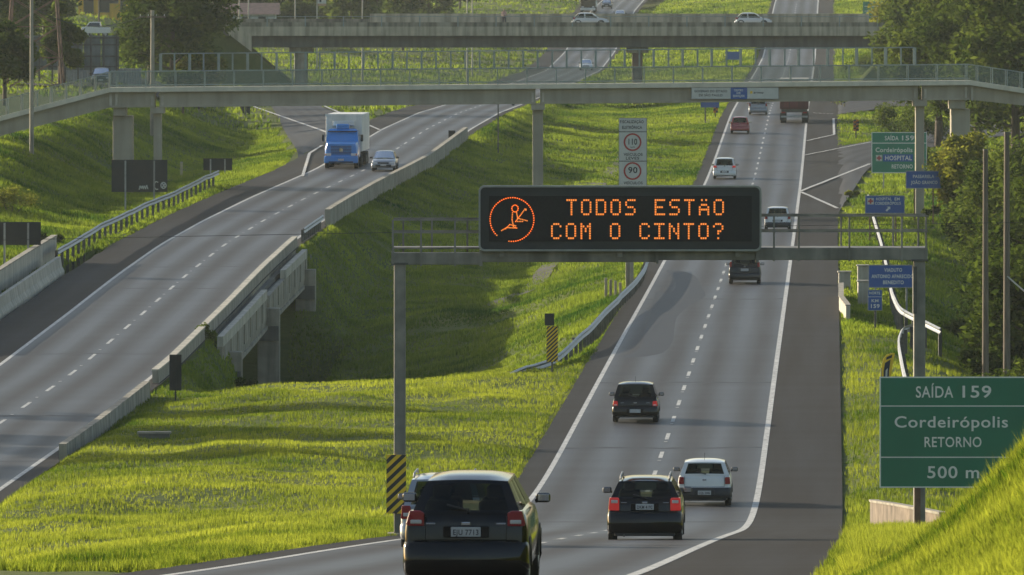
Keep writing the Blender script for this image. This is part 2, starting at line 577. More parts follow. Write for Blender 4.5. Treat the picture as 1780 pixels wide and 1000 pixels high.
# slip roads: pairs of picture points (left edge, right edge), laid onto the smooth terrain
RAMPDEF = {
 'left_slip_road': [((470, 322), (560, 305)), ((522, 283), (620, 262)), ((515, 262), (655, 232)), ((495, 232), (640, 221)), ((480, 198), (592, 203)), ((455, 168), (540, 177)), ((430, 140), (478, 150)), ((385, 108), (420, 122)), ((360, 96), (392, 106))],
 'exit_slip_road': [((1388, 410), (1454, 376)), ((1392, 345), (1480, 340)), ((1396, 302), (1502, 302)), ((1401, 274), (1524, 286)), ((1440, 262), (1560, 274)), ((1514, 249), (1610, 260)), ((1600, 230), (1700, 245)), ((1690, 212), (1790, 232))],
 'overpass_loop_road': [((1440, 196), (1462, 200)), ((1452, 186), (1500, 196)), ((1480, 176), (1540, 190)), ((1530, 172), (1600, 184)), ((1580, 168), (1650, 178))],
}
RAMPGEO = {}
for nm, prs in RAMPDEF.items():
    ends = [np.array([hit(*p[k], 'g', 480, rough=False)[:2] for p in prs]) for k in (0, 1)]
    n = (len(prs) - 1) * 8 + 1
    t = np.linspace(0, len(prs) - 1, n)
    E = []
    for e in ends:
        q = np.stack([np.interp(t, range(len(prs)), e[:, i]) for i in (0, 1)], 1)
        for _ in range(14):
            q[1:-1] = q[:-2] * .25 + q[1:-1] * .5 + q[2:] * .25
        E.append(q)
    u = np.linspace(0, 1, 9)
    RAMPGEO[nm] = E[0][:, None, :] * (1 - u)[None, :, None] + E[1][:, None, :] * u[None, :, None]
ms = np.zeros((190, 900))
for nm, G_ in RAMPGEO.items():
    u = np.linspace(0, 1, 60)
    A, B_ = G_[:, 0], G_[:, -1]
    tt = np.linspace(0, len(A) - 1, len(A) * 14)
    A = np.stack([np.interp(tt, range(len(A)), A[:, i]) for i in (0, 1)], 1)
    B_ = np.stack([np.interp(tt, range(len(B_)), B_[:, i]) for i in (0, 1)], 1)
    Q = (A[:, None] * (1 - u)[None, :, None] + B_[:, None] * u[None, :, None]).reshape(-1, 2)
    i, j = (Q[:, 0] + 90).astype(int), (Q[:, 1] - 480).astype(int)
    k = (i >= 0) & (i < 190) & (j >= 0) & (j < 900)
    ms[i[k], j[k]] = 1
RHARD = ms.copy()
for _ in range(3):
    ms = np.maximum(ms, np.maximum.reduce([np.roll(ms, d, ax) * .8 for d in (-1, 1) for ax in (0, 1)]))
RMASK = ms

# ground sheet
def make_ground():
    Ys = np.concatenate([np.arange(-20, 420, 2.0), np.arange(420, 1000, 4.0), np.arange(1000, 2690, 14.0)])
    sub = [8, 10, 8, 2, 10, 12, 10, 3, 2, 3, 12, 12]
    fr = []
    for i, n in enumerate(sub):
        fr += [(i, k / n) for k in range(n)]
    fr.append((11, 1.0))
    cx, cz = _cols(Ys)
    Xs = np.array([cx[i] + (cx[i + 1] - cx[i]) * t for i, t in fr]).T        # rows x cols
    YY = np.repeat(Ys[:, None], Xs.shape[1], 1)
    Z = ground(Xs.ravel(), YY.ravel()).reshape(Xs.shape)
    V = np.stack([Xs, YY, Z], -1).reshape(-1, 3)
    r, c = Xs.shape
    i = (np.arange(r - 1)[:, None] * c + np.arange(c - 1)[None, :]).ravel()
    q = np.stack([i, i + 1, i + c + 1, i + c], 1)
    global MATS_TURF
    m = bpy.data.materials.new('turf_soil')
    MATS_TURF = m
    m.use_nodes = True
    nt = m.node_tree
    b = nt.nodes['Principled BSDF']
    b.inputs['Roughness'].default_value = 0.95
    _sock(b, 'Specular IOR Level').default_value = 0.1
    tc = nt.nodes.new('ShaderNodeTexCoord')
    n1 = nt.nodes.new('ShaderNodeTexNoise'); n1.inputs['Scale'].default_value = .18; n1.inputs['Detail'].default_value = 8
    n2 = nt.nodes.new('ShaderNodeTexNoise'); n2.inputs['Scale'].default_value = 2.2; n2.inputs['Detail'].default_value = 8
    mixf = nt.nodes.new('ShaderNodeMath'); mixf.operation = 'MULTIPLY_ADD'
    nt.links.new(tc.outputs['Object'], n1.inputs['Vector'])
    nt.links.new(tc.outputs['Object'], n2.inputs['Vector'])
    nt.links.new(n2.outputs['Fac'], mixf.inputs[0]); mixf.inputs[1].default_value = .5
    nt.links.new(n1.outputs['Fac'], mixf.inputs[2])
    ra = nt.nodes.new('ShaderNodeValToRGB')
    ra.color_ramp.elements[0].position = .45; ra.color_ramp.elements[0].color = (.045, .075, .016, 1)
    ra.color_ramp.elements[1].position = .95; ra.color_ramp.elements[1].color = (.12, .135, .03, 1)
    nt.links.new(mixf.outputs[0], ra.inputs['Fac'])
    nt.links.new(ra.outputs[0], b.inputs['Base Color'])
    bn = nt.nodes.new('ShaderNodeBump'); bn.inputs['Strength'].default_value = .6; bn.inputs['Distance'].default_value = .15
    nt.links.new(n2.outputs['Fac'], bn.inputs['Height']); nt.links.new(bn.outputs[0], b.inputs['Normal'])
    o = big_mesh('ground', V, q, m, smooth=True)
    tag(o, kind='structure')
make_ground()

# ------------------------------------------------------------------ roads
def strip(name, ys, xl, xr, zf, m, dz=0.0, nx=6, kind='structure'):
    """road sheet between lateral functions xl(y)..xr(y); UV in metres from the road's own centre"""
    ys = np.asarray(ys, float)
    t = np.linspace(0, 1, nx + 1)
    L, R = xl(ys), xr(ys)
    X = L[:, None] + (R - L)[:, None] * t[None, :]
    YY = np.repeat(ys[:, None], nx + 1, 1)
    Z = zf(X, YY) + dz
    V = np.stack([X, YY, Z], -1).reshape(-1, 3)
    r, c = X.shape
    i = (np.arange(r - 1)[:, None] * c + np.arange(c - 1)[None, :]).ravel()
    q = np.stack([i, i + 1, i + c + 1, i + c], 1)
    o = big_mesh(name, V, q, m, smooth=True)
    uvl = o.data.uv_layers.new(name='UVMap')
    idx = q.ravel()
    U = (X - X.mean(1, keepdims=True)).ravel()[idx] if kind != 'rr' else X.ravel()[idx]
    uvl.data.foreach_set('uv', np.stack([U, YY.ravel()[idx]], 1).astype(np.float32).ravel())
    tag(o, kind='structure')
    return o, V
A_MAIN = asphalt_mat('asphalt_main', .040, .65, (1.2, 1.0, .84), .62)
A_SHOULDER = asphalt_mat('asphalt_shoulder', .027, .05, (1.25, 1.0, .78), .78, .1)
A_RAMP = asphalt_mat('asphalt_ramp', .034, .15, (1.15, 1.0, .88), .7)
YR = np.concatenate([np.arange(30, 400, 2.0), np.arange(400, 1000, 4.0), np.arange(1000, 2500, 12.0)])
zr = lambda X, Y: rr_z(Y)
zl = lambda X, Y: lr_z(Y)
strip('right_carriageway', YR, lambda y: rr_x(y) - 3.6, lambda y: rr_x(y) + 3.6, zr, A_MAIN)
strip('right_road_shoulder', YR, lambda y: rr_x(y) + 3.6, lambda y: rr_x(y) + np.interp(y, [100, 250, 560, 620, 690], [6.7, 6.15, 6.15, 6.3, 7.2]) + .0 * y, zr, A_SHOULDER, nx=3)
strip('median_edge_strip', YR, lambda y: rr_x(y) - 4.4 - .12 * (vnoise(y / 3, y * 0, 5) - .5), lambda y: rr_x(y) - 3.6, zr, A_SHOULDER, nx=2)
strip('left_carriageway', YR, lambda y: lr_x(y) - 3.6, lambda y: lr_x(y) + 3.6, zl, A_MAIN)
strip('left_road_shoulder', YR, lambda y: lr_x(y) - 6.2 - .2 * (vnoise(y / 3, y * 0, 6) - .5), lambda y: lr_x(y) - 3.6, zl, A_SHOULDER, nx=3)
strip('left_road_edge_strip', YR, lambda y: lr_x(y) + 3.6, lambda y: lr_x(y) + 4.2, zl, A_SHOULDER, nx=2)

PAINT = mat('road_paint', (.50, .48, .43), .6, var=.55, scale=5.0, bump=.1, col2=(.66, .64, .58))
def line(parts, ys, xf, w, zf, dz=.006):
    ys = np.asarray(ys, float)
    x = xf(ys)
    z = zf(ys) + dz
    b = sum(len(p[0]) for p in parts)
    V = np.concatenate([np.stack([x - w / 2, ys, z], 1), np.stack([x + w / 2, ys, z], 1)])
    n = len(ys)
    i = np.arange(n - 1)
    q = np.stack([i, i + n, i + n + 1, i + 1], 1) + b
    parts.append((V, q))
def finish_lines(name, parts):
    o = big_mesh(name, np.concatenate([p[0] for p in parts]), np.concatenate([p[1] for p in parts]), PAINT)
    tag(o, kind='structure')
parts = []
line(parts, YR[YR < 2000], lambda y: rr_x(y) - 3.5, .17, rr_z)
line(parts, YR[YR < 2000], lambda y: rr_x(y) + 3.5 + np.interp(y, [560, 700], [0, 0]), .19, rr_z)
for y in np.arange(96, 1500, 12.0):
    line(parts, np.linspace(y, y + 4, 5), lambda yy: rr_x(yy), .14, rr_z)
for y in np.arange(90, 700, 12.0):     # reflective studs between the dashes
    line(parts, np.array([y + 4.0, y + 4.35]), lambda yy: rr_x(yy), .12, rr_z, .02)
line(parts, YR[(YR > 1040) & (YR < 2000)], lambda y: rr_x(y) + 7.1, .2, rr_z)
finish_lines('right_road_markings', parts)
parts = []
line(parts, YR[YR < 2000], lambda y: lr_x(y) - 3.5, .17, lr_z)
line(parts, YR[YR < 2000], lambda y: lr_x(y) + 3.5, .17, lr_z)
for y in np.arange(250, 1700, 12.0):
    line(parts, np.linspace(y, y + 4, 5), lambda yy: lr_x(yy), .14, lr_z)
for y in np.arange(256, 700, 12.0):
    line(parts, np.array([y + 1.0, y + 1.35]), lambda yy: lr_x(yy), .12, lr_z, .02)
finish_lines('left_road_markings', parts)

# ramps: draped sheets
def ribbon(name, pts, half, m, dz=.14, zfun=None, step=3.0):
    p = np.array(pts, float)
    d = np.r_[0, np.cumsum(np.hypot(*np.diff(p[:, :2], axis=0).T))]
    n = max(8, int(d[-1] / step))
    t = np.linspace(0, d[-1], n)
    k = np.hanning(9); k /= k.sum()
    def sm(a):
        e = np.interp(t, d, a)
        ext = np.concatenate([e[0] + (e[1] - e[0]) * np.arange(-4, 0), e, e[-1] + (e[-1] - e[-2]) * np.arange(1, 5)])
        return np.convolve(ext, k, 'valid')
    x, y = sm(p[:, 0]), sm(p[:, 1])
    h = np.interp(t, d, p[:, 2]) if p.shape[1] > 2 else np.full(n, half)
    tx, ty = np.gradient(x), np.gradient(y)
    l = np.hypot(tx, ty)
    nx, ny = ty / l, -tx / l
    u = np.linspace(-1, 1, 7)
    X = x[:, None] + nx[:, None] * h[:, None] * u
    Y = y[:, None] + ny[:, None] * h[:, None] * u
    Z = (zfun or ground)(X.ravel(), Y.ravel()).reshape(X.shape)
    Z = Z + dz
    V = np.stack([X, Y, Z], -1).reshape(-1, 3)
    i = (np.arange(n - 1)[:, None] * 7 + np.arange(6)[None, :]).ravel()
    q = np.stack([i, i + 1, i + 8, i + 7], 1)
    o = big_mesh(name, V, q, m, smooth=True)
    uvl = o.data.uv_layers.new(name='UVMap')
    idx = q.ravel()
    U = (u[None, :] * h[:, None]).ravel()[idx]
    Vv = np.repeat(t[:, None], 7, 1).ravel()[idx]
    uvl.data.foreach_set('uv', np.stack([U, Vv], 1).astype(np.float32).ravel())
    tag(o, kind='structure')
    RAMPS.append((np.stack([x, y], 1), h))
    return o
# darker irregular patch in the left lane of the right carriageway
def dark_lane_patch():
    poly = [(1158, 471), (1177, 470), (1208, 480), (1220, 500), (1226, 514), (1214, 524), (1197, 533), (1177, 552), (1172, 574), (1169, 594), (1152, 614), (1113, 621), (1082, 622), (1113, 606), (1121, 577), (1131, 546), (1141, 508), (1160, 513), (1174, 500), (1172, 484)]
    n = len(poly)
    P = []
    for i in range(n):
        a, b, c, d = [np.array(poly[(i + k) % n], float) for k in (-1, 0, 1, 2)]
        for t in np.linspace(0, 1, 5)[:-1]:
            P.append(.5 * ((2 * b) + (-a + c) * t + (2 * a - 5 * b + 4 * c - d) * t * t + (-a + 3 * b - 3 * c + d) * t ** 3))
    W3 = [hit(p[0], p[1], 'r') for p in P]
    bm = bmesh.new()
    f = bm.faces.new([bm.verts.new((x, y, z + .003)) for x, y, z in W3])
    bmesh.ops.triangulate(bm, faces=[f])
    me = bpy.data.meshes.new('dark_lane_patch'); bm.to_mesh(me); bm.free()
    o = bpy.data.objects.new('dark_lane_patch', me); COL.objects.link(o)
    me.materials.append(mat('dark_patch_finish', (.024, .025, .027), .6, var=.15, scale=.7, spec=.25))
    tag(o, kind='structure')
dark_lane_patch()
# cable shadows painted as dark strips across the lanes
def joints():  # lays the dark strips that stand for cable shadows
    V, Q = [], []
    r = random.Random(3)
    for fx_, fz_, ys in ((rr_x, rr_z, (188, 262, 318, 366, 455, 520, 604, 671, 702, 758)), (lr_x, lr_z, (322, 352, 398, 455, 478, 541, 612, 690))):
        for y0 in ys:
            w = r.uniform(.35, 1.0)
            b0 = len(V)
            n = 24
            for k in range(n + 1):
                u = -3.45 + 6.9 * k / n
                yy = y0 + .25 * math.sin(u * 1.3 + y0) + u * .05
                ww = w * (.6 + .6 * r.random())
                for s_ in (0, 1):
                    y = yy + s_ * ww
                    V.append((float(fx_(y)) + u, y, float(fz_(y)) + .003))
            Q += [(b0 + 2 * k, b0 + 2 * k + 2, b0 + 2 * k + 3, b0 + 2 * k + 1) for k in range(n)]
    o = big_mesh('cable_shadow_strips', np.array(V), np.array(Q), mat('cable_shadow_dark', (.018, .0175, .017), .6, var=.2, spec=.3))
    tag(o, kind='structure')
joints()
RAMPS = []
for nm, G_ in RAMPGEO.items():
    r_, c_ = G_.shape[:2]
    X, Y = G_[..., 0].ravel(), G_[..., 1].ravel()
    Z = ground(X, Y, False) + .13
    cx, cz = _cols(Y)
    # where the slip road runs onto the carriageway or its shoulder it dips just under that sheet
    on = ((X > cx[3] - .1) & (X < cx[4])) | ((X > cx[8]) & (X < cx[9] + .1))
    Z = np.where(on, Z - .19, Z)
    i = (np.arange(r_ - 1)[:, None] * c_ + np.arange(c_ - 1)[None, :]).ravel()
    q = np.stack([i, i + 1, i + c_ + 1, i + c_], 1)
    o = big_mesh(nm, np.stack([X, Y, Z], 1), q, A_RAMP, smooth=True)
    uvl = o.data.uv_layers.new(name='UVMap')
    wid = np.linalg.norm(G_[:, -1] - G_[:, 0], axis=1)
    mid = G_[:, c_ // 2]
    ln = np.r_[0, np.cumsum(np.linalg.norm(np.diff(mid, axis=0), axis=1))]
    U = ((np.linspace(-.5, .5, c_))[None, :] * np.minimum(wid, 9)[:, None]).ravel()[q.ravel()]
    Vv = np.repeat(ln[:, None], c_, 1).ravel()[q.ravel()]
    uvl.data.foreach_set('uv', np.stack([U, Vv], 1).astype(np.float32).ravel())
    tag(o, kind='structure')
# ------------------------------------------------------------------ shared finishes
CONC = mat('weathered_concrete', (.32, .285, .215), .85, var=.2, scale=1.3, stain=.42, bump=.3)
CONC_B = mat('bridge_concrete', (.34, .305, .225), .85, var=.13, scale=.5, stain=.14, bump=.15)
CONC_L = mat('pale_concrete', (.46, .42, .33), .85, var=.15, scale=1.5, stain=.3, bump=.2)
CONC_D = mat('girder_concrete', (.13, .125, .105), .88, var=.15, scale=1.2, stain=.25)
STEEL = mat('galvanised_steel', (.33, .33, .32), .45, .75, var=.2, scale=4, stain=.2)
STEEL_D = mat('dull_steel', (.12, .115, .10), .6, .5, var=.3, scale=3, stain=.3)
GAN = mat('gantry_steel', (.23, .215, .18), .6, .35, var=.22, scale=2.5, stain=.35)
FGREEN = mat('green_grey_paint', (.24, .28, .245), .55, .1, var=.15, scale=3)
BLACKP = mat('black_sign_back', (.016, .017, .016), .6, var=.25, scale=3)
WHITEP = mat('white_sign_face', (.50, .50, .44), .5, var=.08, scale=2)
GREENP = mat('green_sign_face', (.018, .15, .082), .45, var=.1, scale=1.2)
GREENP2 = mat('faded_green_sign_face', (.03, .20, .115), .5, var=.1, scale=1.2)
BLUEP = mat('blue_sign_face', (.02, .085, .29), .45, var=.1, scale=1.5)
LETTER = mat('sign_lettering', (.66, .67, .6), .5, var=.05, scale=2)
INK = mat('black_sign_ink', (.03, .03, .03), .6, var=.1)
REDP = mat('red_sign_ring', (.36, .04, .03), .5, var=.1)
YEL = mat('yellow_sign_face', (.78, .50, .02), .5, var=.12, scale=4)
RUST = mat('rusty_post', (.16, .09, .055), .8, var=.3, scale=5)
WOOD = mat('weathered_timber', (.15, .12, .085), .9, var=.3, scale=3, stretch=(3, 3, .3))
MESHP = thin_mat('wire_mesh', (.18, .23, .20), .70, gl=0)
DARKG = mat('deep_recess', (.01, .01, .01), .9)

def vert_profile_wall(name, pts, prof, m, parent=None, jitter=0.0):
    """sweep a (across, up) outline along a polyline of (x, y, z)"""
    mb = MB()
    P = [Vector(p) for p in pts]
    rings = []
    for i, p in enumerate(P):
        d = (P[min(i + 1, len(P) - 1)] - P[max(i - 1, 0)])
        d.z = 0
        d.normalize()
        nrm = Vector((d.y, -d.x, 0))           # right-hand side when looking along the path
        rings.append([p + nrm * a + Vector((0, 0, u)) for a, u in prof])
    mb.loft(rings)
    return mb.build(name, m, parent)

NJ = [(-.30, -.5), (-.30, .08), (-.17, .33), (-.10, .82), (.10, .82), (.17, .33), (.30, .08), (.30, -.5)]
def along_lr(off, y0, y1, dz=0.0, step=4.0):
    ys = np.arange(y0, y1 + .01, step)
    return [(float(lr_x(y)) + off, float(y), float(lr_z(y)) + dz) for y in ys]
def along_rr(off, y0, y1, dz=0.0, step=4.0):
    ys = np.arange(y0, y1 + .01, step)
    return [(float(rr_x(y)) + off, float(y), float(rr_z(y)) + dz) for y in ys]

# ------------------------------------------------------------------ concrete barriers along the left carriageway
def barrier(name, label, off, y0, y1, prof=NJ, m=CONC, joint=12.0, cat='barrier', dz=0.0, cap=None):
    """precast barrier: wall panels with open joints; the whole run is one thing"""
    base = along_lr(off, y0, y0)[0]
    t = thing(name, label, cat, base)
    y = y0
    while y < y1 - .5:
        ye = min(y + joint - .05, y1)
        pts = [(p[0] - base[0], p[1] - base[1], p[2] - base[2] + dz) for p in along_lr(off, y, ye, 0, (ye - y) / 4)]
        vert_profile_wall('wall_panel', pts, prof, m, t)
        if cap:
            vert_profile_wall('coping', pts, cap, CONC_L, t)
        y += joint
    return t
FACE = [(-.13, -.9), (-.13, .80), (.13, .80), (.20, -.9)]
CAPL = [(-.15, .805), (-.15, .86), (.14, .86), (.14, .805)]
barrier('concrete_barrier', 'weathered grey concrete barrier wall beside the silver sedan on the left road', 4.2, 532, 704, prof=[(-.16, -1.2), (-.16, .95), (.16, .95), (.2, -1.2)], joint=9.0)
barrier('concrete_barrier', 'low concrete edge wall in the grass below the small black sign panel at lower left', 4.3, 322, 366, prof=[(-.13, -1.2), (-.13, .62), (.13, .62), (.2, -1.2)], joint=4.0)
# (bridge-side parapets belong to the viaduct)

def guardrail(name, label, pts, post_every=2.0, h=.72, parent_cat='guardrail', endflare=True, post_h=None):
    """W-beam on posts following (x,y,z) points"""
    base = pts[0]
    t = thing(name, label, parent_cat, base)
    P = [Vector(p) - Vector(base) for p in pts]
    wb = [(.0, h - .16), (.075, h - .11), (.03, h - .06), (.0, h - .01), (.03, h + .04), (.075, h + .09), (.0, h + .15), (-.012, h + .15), (.018, h + .04), (-.012, h - .01), (.018, h - .06), (-.012, h - .16)]
    d = [0.0]
    for a, b in zip(P[:-1], P[1:]):
        d.append(d[-1] + (b - a).length)
    mb = MB()
    rings = []
    for i, p in enumerate(P):
        q = P[min(i + 1, len(P) - 1)] - P[max(i - 1, 0)]
        q.z = 0
        q.normalize()
        n = Vector((q.y, -q.x, 0))
        rings.append([p + n * a + Vector((0, 0, u)) for a, u in wb])
    mb.loft(rings)
    mb.build('beam', STEEL, t)
    s = .4
    k = 0
    while s < d[-1] and k < 95:
        i = max(j for j in range(len(d)) if d[j] <= s)
        i = min(i, len(P) - 2)
        f = (s - d[i]) / max(1e-6, d[i + 1] - d[i])
        p = P[i].lerp(P[i + 1], f)
        q = (P[i + 1] - P[i]).normalized()
        n = Vector((q.y, -q.x, 0))
        c = p - n * .09
        MB().box((c.x, c.y, p.z + h / 2 - .3), (.11, .15, h + .72), rz=math.atan2(q.y, q.x)).build('post', STEEL_D, t)
        s += post_every
        k += 1
    return t

# ------------------------------------------------------------------ viaduct of the left carriageway
VY0, VY1 = 410.0, 503.0
mid = (VY0 + VY1) / 2
vb = along_lr(4.4, VY0, VY0)[0]
via = thing('viaduct', 'left road bridge with grey concrete side girder above the dark grassy ditch', 'bridge', vb)
def vl(off, y0, y1, dz=0.0, step=6.0):
    return [(p[0] - vb[0], p[1] - vb[1], p[2] - vb[2] + dz) for p in along_lr(off, y0, y1, dz * 0, step)]
vert_profile_wall('road_parapet', vl(4.0, VY0 - 34, VY1 + 4, 0), [(-.14, -.3), (-.15, .50), (.10, .50), (.14, -.3)], CONC, via)
vert_profile_wall('parapet_coping', vl(3.99, VY0 - 34, VY1 + 4, 0), [(-.17, .503), (-.17, .57), (.13, .57), (.13, .503)], CONC_L, via)
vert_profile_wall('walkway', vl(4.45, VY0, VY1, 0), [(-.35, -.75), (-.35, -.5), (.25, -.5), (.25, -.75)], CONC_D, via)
for a, b in ((VY0, mid - 3), (mid - 1.2, VY1)):
    vert_profile_wall('side_girder', vl(4.75, a, b, 0), [(-.12, -1.75), (-.12, -.36), (.12, -.36), (.12, -1.35), (.05, -1.75)], CONC, via)
for a, b in ((VY0, mid - 2), (mid + 16, VY1 - 2)):
    vert_profile_wall('outer_parapet', vl(4.77, a, b, 0), [(-.14, -.357), (-.14, .10), (.14, .10), (.14, -.357)], CONC_L, via)
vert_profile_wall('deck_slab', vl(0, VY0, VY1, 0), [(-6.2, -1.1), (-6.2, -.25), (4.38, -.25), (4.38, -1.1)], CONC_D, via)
vert_profile_wall('bottom_flange', vl(4.65, VY0, VY1, 0), [(-.5, -1.95), (-.5, -1.753), (.22, -1.753), (.22, -1.95)], CONC, via)
rib = along_lr(4.885, VY0 + 1, VY1 - 1, 0, 6.0)
for p in rib:
    MB().bb(p[0] - vb[0] - .01, p[0] - vb[0] + .03, p[1] - vb[1] - .12, p[1] - vb[1] + .12, p[2] - vb[2] - 1.3, p[2] - vb[2] - .37).build('girder_rib', CONC, via)
for y in (VY0 + 6, mid - 2.5, VY1 - 8):
    for off in (4.9, .5, -4.6):
        p = along_lr(off, y, y)[0]
        MB().bb(p[0] - vb[0] - .55, p[0] - vb[0] + .55, y - vb[1] - .5, y - vb[1] + .5, -12, p[2] - vb[2] - .9).build('pier', CONC, via, bevel=.04)
    p = along_lr(0, y, y)[0]
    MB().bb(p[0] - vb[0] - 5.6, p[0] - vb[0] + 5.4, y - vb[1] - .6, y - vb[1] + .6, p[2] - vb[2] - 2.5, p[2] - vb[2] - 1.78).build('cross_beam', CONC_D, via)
for k in range(5):
    p = along_lr(7.0, VY1 - 6, VY1 - 6)[0]
    MB().bb(p[0] - vb[0] - 2.2, p[0] - vb[0] + 1.2 + .5 * k, VY1 - 8 - k * 1.1 - vb[1], VY1 - 7 - k * 1.1 - vb[1], -4.6 - .45 * k, -4.2 - .45 * k).build('stone_step', CONC_D, via)

# guardrails, left side
guardrail('guardrail', 'steel guardrail on posts between the viaduct and the tall grey barrier wall', along_lr(4.15, 508, 531), 2.0, h=.62)
lp = [(float(lr_x(y)) - 6.9 + (y > 560) * (y - 560) * -.01, float(y), gz(float(lr_x(y)) - 6.9, y) + .05) for y in np.arange(474, 606, 4.0)]
guardrail('guardrail', 'long steel guardrail curving along the left verge below the black sign backs', lp, 4.0, h=.85)
barrier('concrete_barrier', 'tan concrete barrier at the left picture edge along the left shoulder', -6.7, 398, 472, prof=NJ, joint=24.0, m=CONC_L)
lp2 = [(float(lr_x(y)) - 7.8, float(y), float(lr_z(y)) + .55) for y in np.arange(400, 490, 6.0)]
bb_ = lp2[0]
tb = thing('parapet_wall', 'second pale parapet wall just behind the tan left barrier', 'parapet', bb_)
vert_profile_wall('wall_panel', [(p[0] - bb_[0], p[1] - bb_[1], p[2] - bb_[2]) for p in lp2], [(-.12, -1.5), (-.12, .8), (.12, .8), (.12, -1.5)], CONC_L, tb)
vert_profile_wall('coping', [(p[0] - bb_[0], p[1] - bb_[1], p[2] - bb_[2]) for p in lp2], [(-.15, .803), (-.15, .87), (.15, .87), (.15, .803)], CONC, tb)

# guardrail, median side of the right carriageway
def rp(pts_px):
    out = []
    for px, py in pts_px:
        x, y, z = hit(px, py, 'g')
        out.append((x, y, z))
    return out
def dense(pts, n=6):
    P = np.array(pts)
    t = np.linspace(0, len(P) - 1, (len(P) - 1) * n + 1)
    Q = np.array([np.interp(t, range(len(P)), P[:, i]) for i in range(3)]).T
    k = np.array([.25, .5, .25])
    for _ in range(3):
        Q[1:-1] = Q[:-2] * .25 + Q[1:-1] * .5 + Q[2:] * .25
    return [tuple(q) for q in Q]
g1 = [(-.1, 372), (1.9, 384), (3.3, 402), (4.3, 425), (5.4, 446), (6.2, 462), (6.9, 480), (7.3, 496)]
pts = [(x, y, max(gz(x, y), float(rr_z(y)) - .15) - .75 * max(0, 1 - (y - 372) / 26.0)) for x, y in dense([(a, b, 0) for a, b in g1])and[(q[0], q[1]) for q in dense([(a, b, 0) for a, b in g1])]]
guardrail('guardrail', 'curved steel guardrail in the median grass running past the small striped marker', pts, 3.0, h=.68)
# concrete stubs at the bridge head in the median
xs, ys_, zs = PX(1062, 478), 478.0, 0
st = thing('concrete_posts', 'row of four short weathered concrete posts in the bright median grass', 'posts', (xs, ys_, gz(xs, ys_)))
for k in range(4):
    MB().bb(-.34 + k * .24, -.20 + k * .24, -1.0 - k * .8, -.8 - k * .8, -.4, 1.0 - .05 * k).build('post', CONC, st, bevel=.02)
xs, ys_ = PX(1093, 474), 474.0
st = thing('concrete_pillar', 'square concrete pillar beside the upper end of the median guardrail', 'pillar', (xs, ys_, gz(xs, ys_)))
MB().bb(-.16, .16, -.2, .2, -.4, 1.5).build('shaft', CONC, st, bevel=.03)
MB().bb(-.2, .2, -.24, .24, 1.5, 1.6).build('cap', CONC, st, bevel=.02)

# right verge guardrail
def rv(off_y):
    return [(float(rr_x(y)) + o, float(y), max(gz(float(rr_x(y)) + o, y), float(rr_z(y))) + dz) for o, y, dz in off_y]
guardrail('guardrail', 'white-faced guardrail bending away behind the large green exit sign', dense(rv([(11.2, 300, -.3), (9.6, 316, -.05), (8.75, 330, 0), (8.6, 350, 0), (8.6, 385, 0), (8.9, 398, 0), (9.7, 405, -.1)]))[::-1], 4.0, h=.8)
guardrail('guardrail', 'guardrail bending to the right below the kilometre marker sign', dense(rv([(10.6, 405, -.35), (9.5, 412, -.05), (8.9, 420, 0), (8.7, 440, 0), (8.7, 470, 0)]))[::-1], 4.0, h=.8)
guardrail('guardrail', 'far right guardrail passing in front of the blue hospital sign', dense(rv([(8.7, 474, 0), (8.6, 520, 0), (8.4, 560, 0), (8.3, 590, 0), (8.2, 606, .2)]))[::-1], 4.0, h=.8)
guardrail('guardrail', 'short piece of guardrail left of the large green exit sign', rv([(8.2, 284, 0), (8.15, 294, 0), (8.1, 302, 0)])[::-1], 2.0, h=.7)
ew = dense(rv([(8.7, 224, -.25), (7.6, 229, 0), (7.05, 234, .05), (7.0, 241, .1)]))[::-1]
t = thing('parapet_wall', 'low tan end wall bending away under the large green exit sign', 'parapet', ew[0])
vert_profile_wall('wall_panel', [(p[0] - ew[0][0], p[1] - ew[0][1], p[2] - ew[0][2]) for p in ew], [(-.09, -.4), (-.09, .66), (.09, .66), (.09, -.4)], mat('tan_wall', (.19, .145, .10), .9, var=.3, stain=.4), t)
vert_profile_wall('coping', [(p[0] - ew[0][0], p[1] - ew[0][1], p[2] - ew[0][2]) for p in ew], [(-.12, .663), (-.12, .72), (.12, .72), (.12, .663)], CONC, t)
# bridge head blocks on the right
for (px, py0, py1, Y, lab, w) in ((1468, 474, 495, 470, 'small pale concrete block standing on the edge of the right shoulder', .6), (1500, 463, 482, 466, 'upper concrete parapet end block beside the blue viaduct name sign', .55), (1501, 490, 502, 452, 'lower concrete parapet end block beside the blue viaduct name sign', .55)):
    t = thing('parapet_block', lab, 'concrete block', (PX(px, Y), Y, PZ(py1, Y)))
    h = (py1 - py0) * Y / FPX
    MB().bb(-w / 2, w / 2, -.3, .3, -.9, h).build('block', CONC_L, t, bevel=.03)
    MB().bb(-w / 2 - .05, w / 2 + .05, -.34, .34, h, h + .08).build('coping', CONC_L, t, bevel=.02)
t = thing('parapet_wall', 'low white end wall at the right shoulder edge beneath the parapet blocks', 'parapet', (PX(1461, 440), 430.0, float(rr_z(430))))
vert_profile_wall('wall_panel', [(0, 0, 0), (.1, 12, 0), (.75, 30, 0)], [(-.1, -.3), (-.1, .62), (.1, .62), (.1, -.3)], CONC_L, t)
vert_profile_wall('coping', [(0, 0, 0), (.1, 12, 0), (.75, 30, 0)], [(-.13, .622), (-.13, .68), (.13, .68), (.13, .622)], CONC, t)

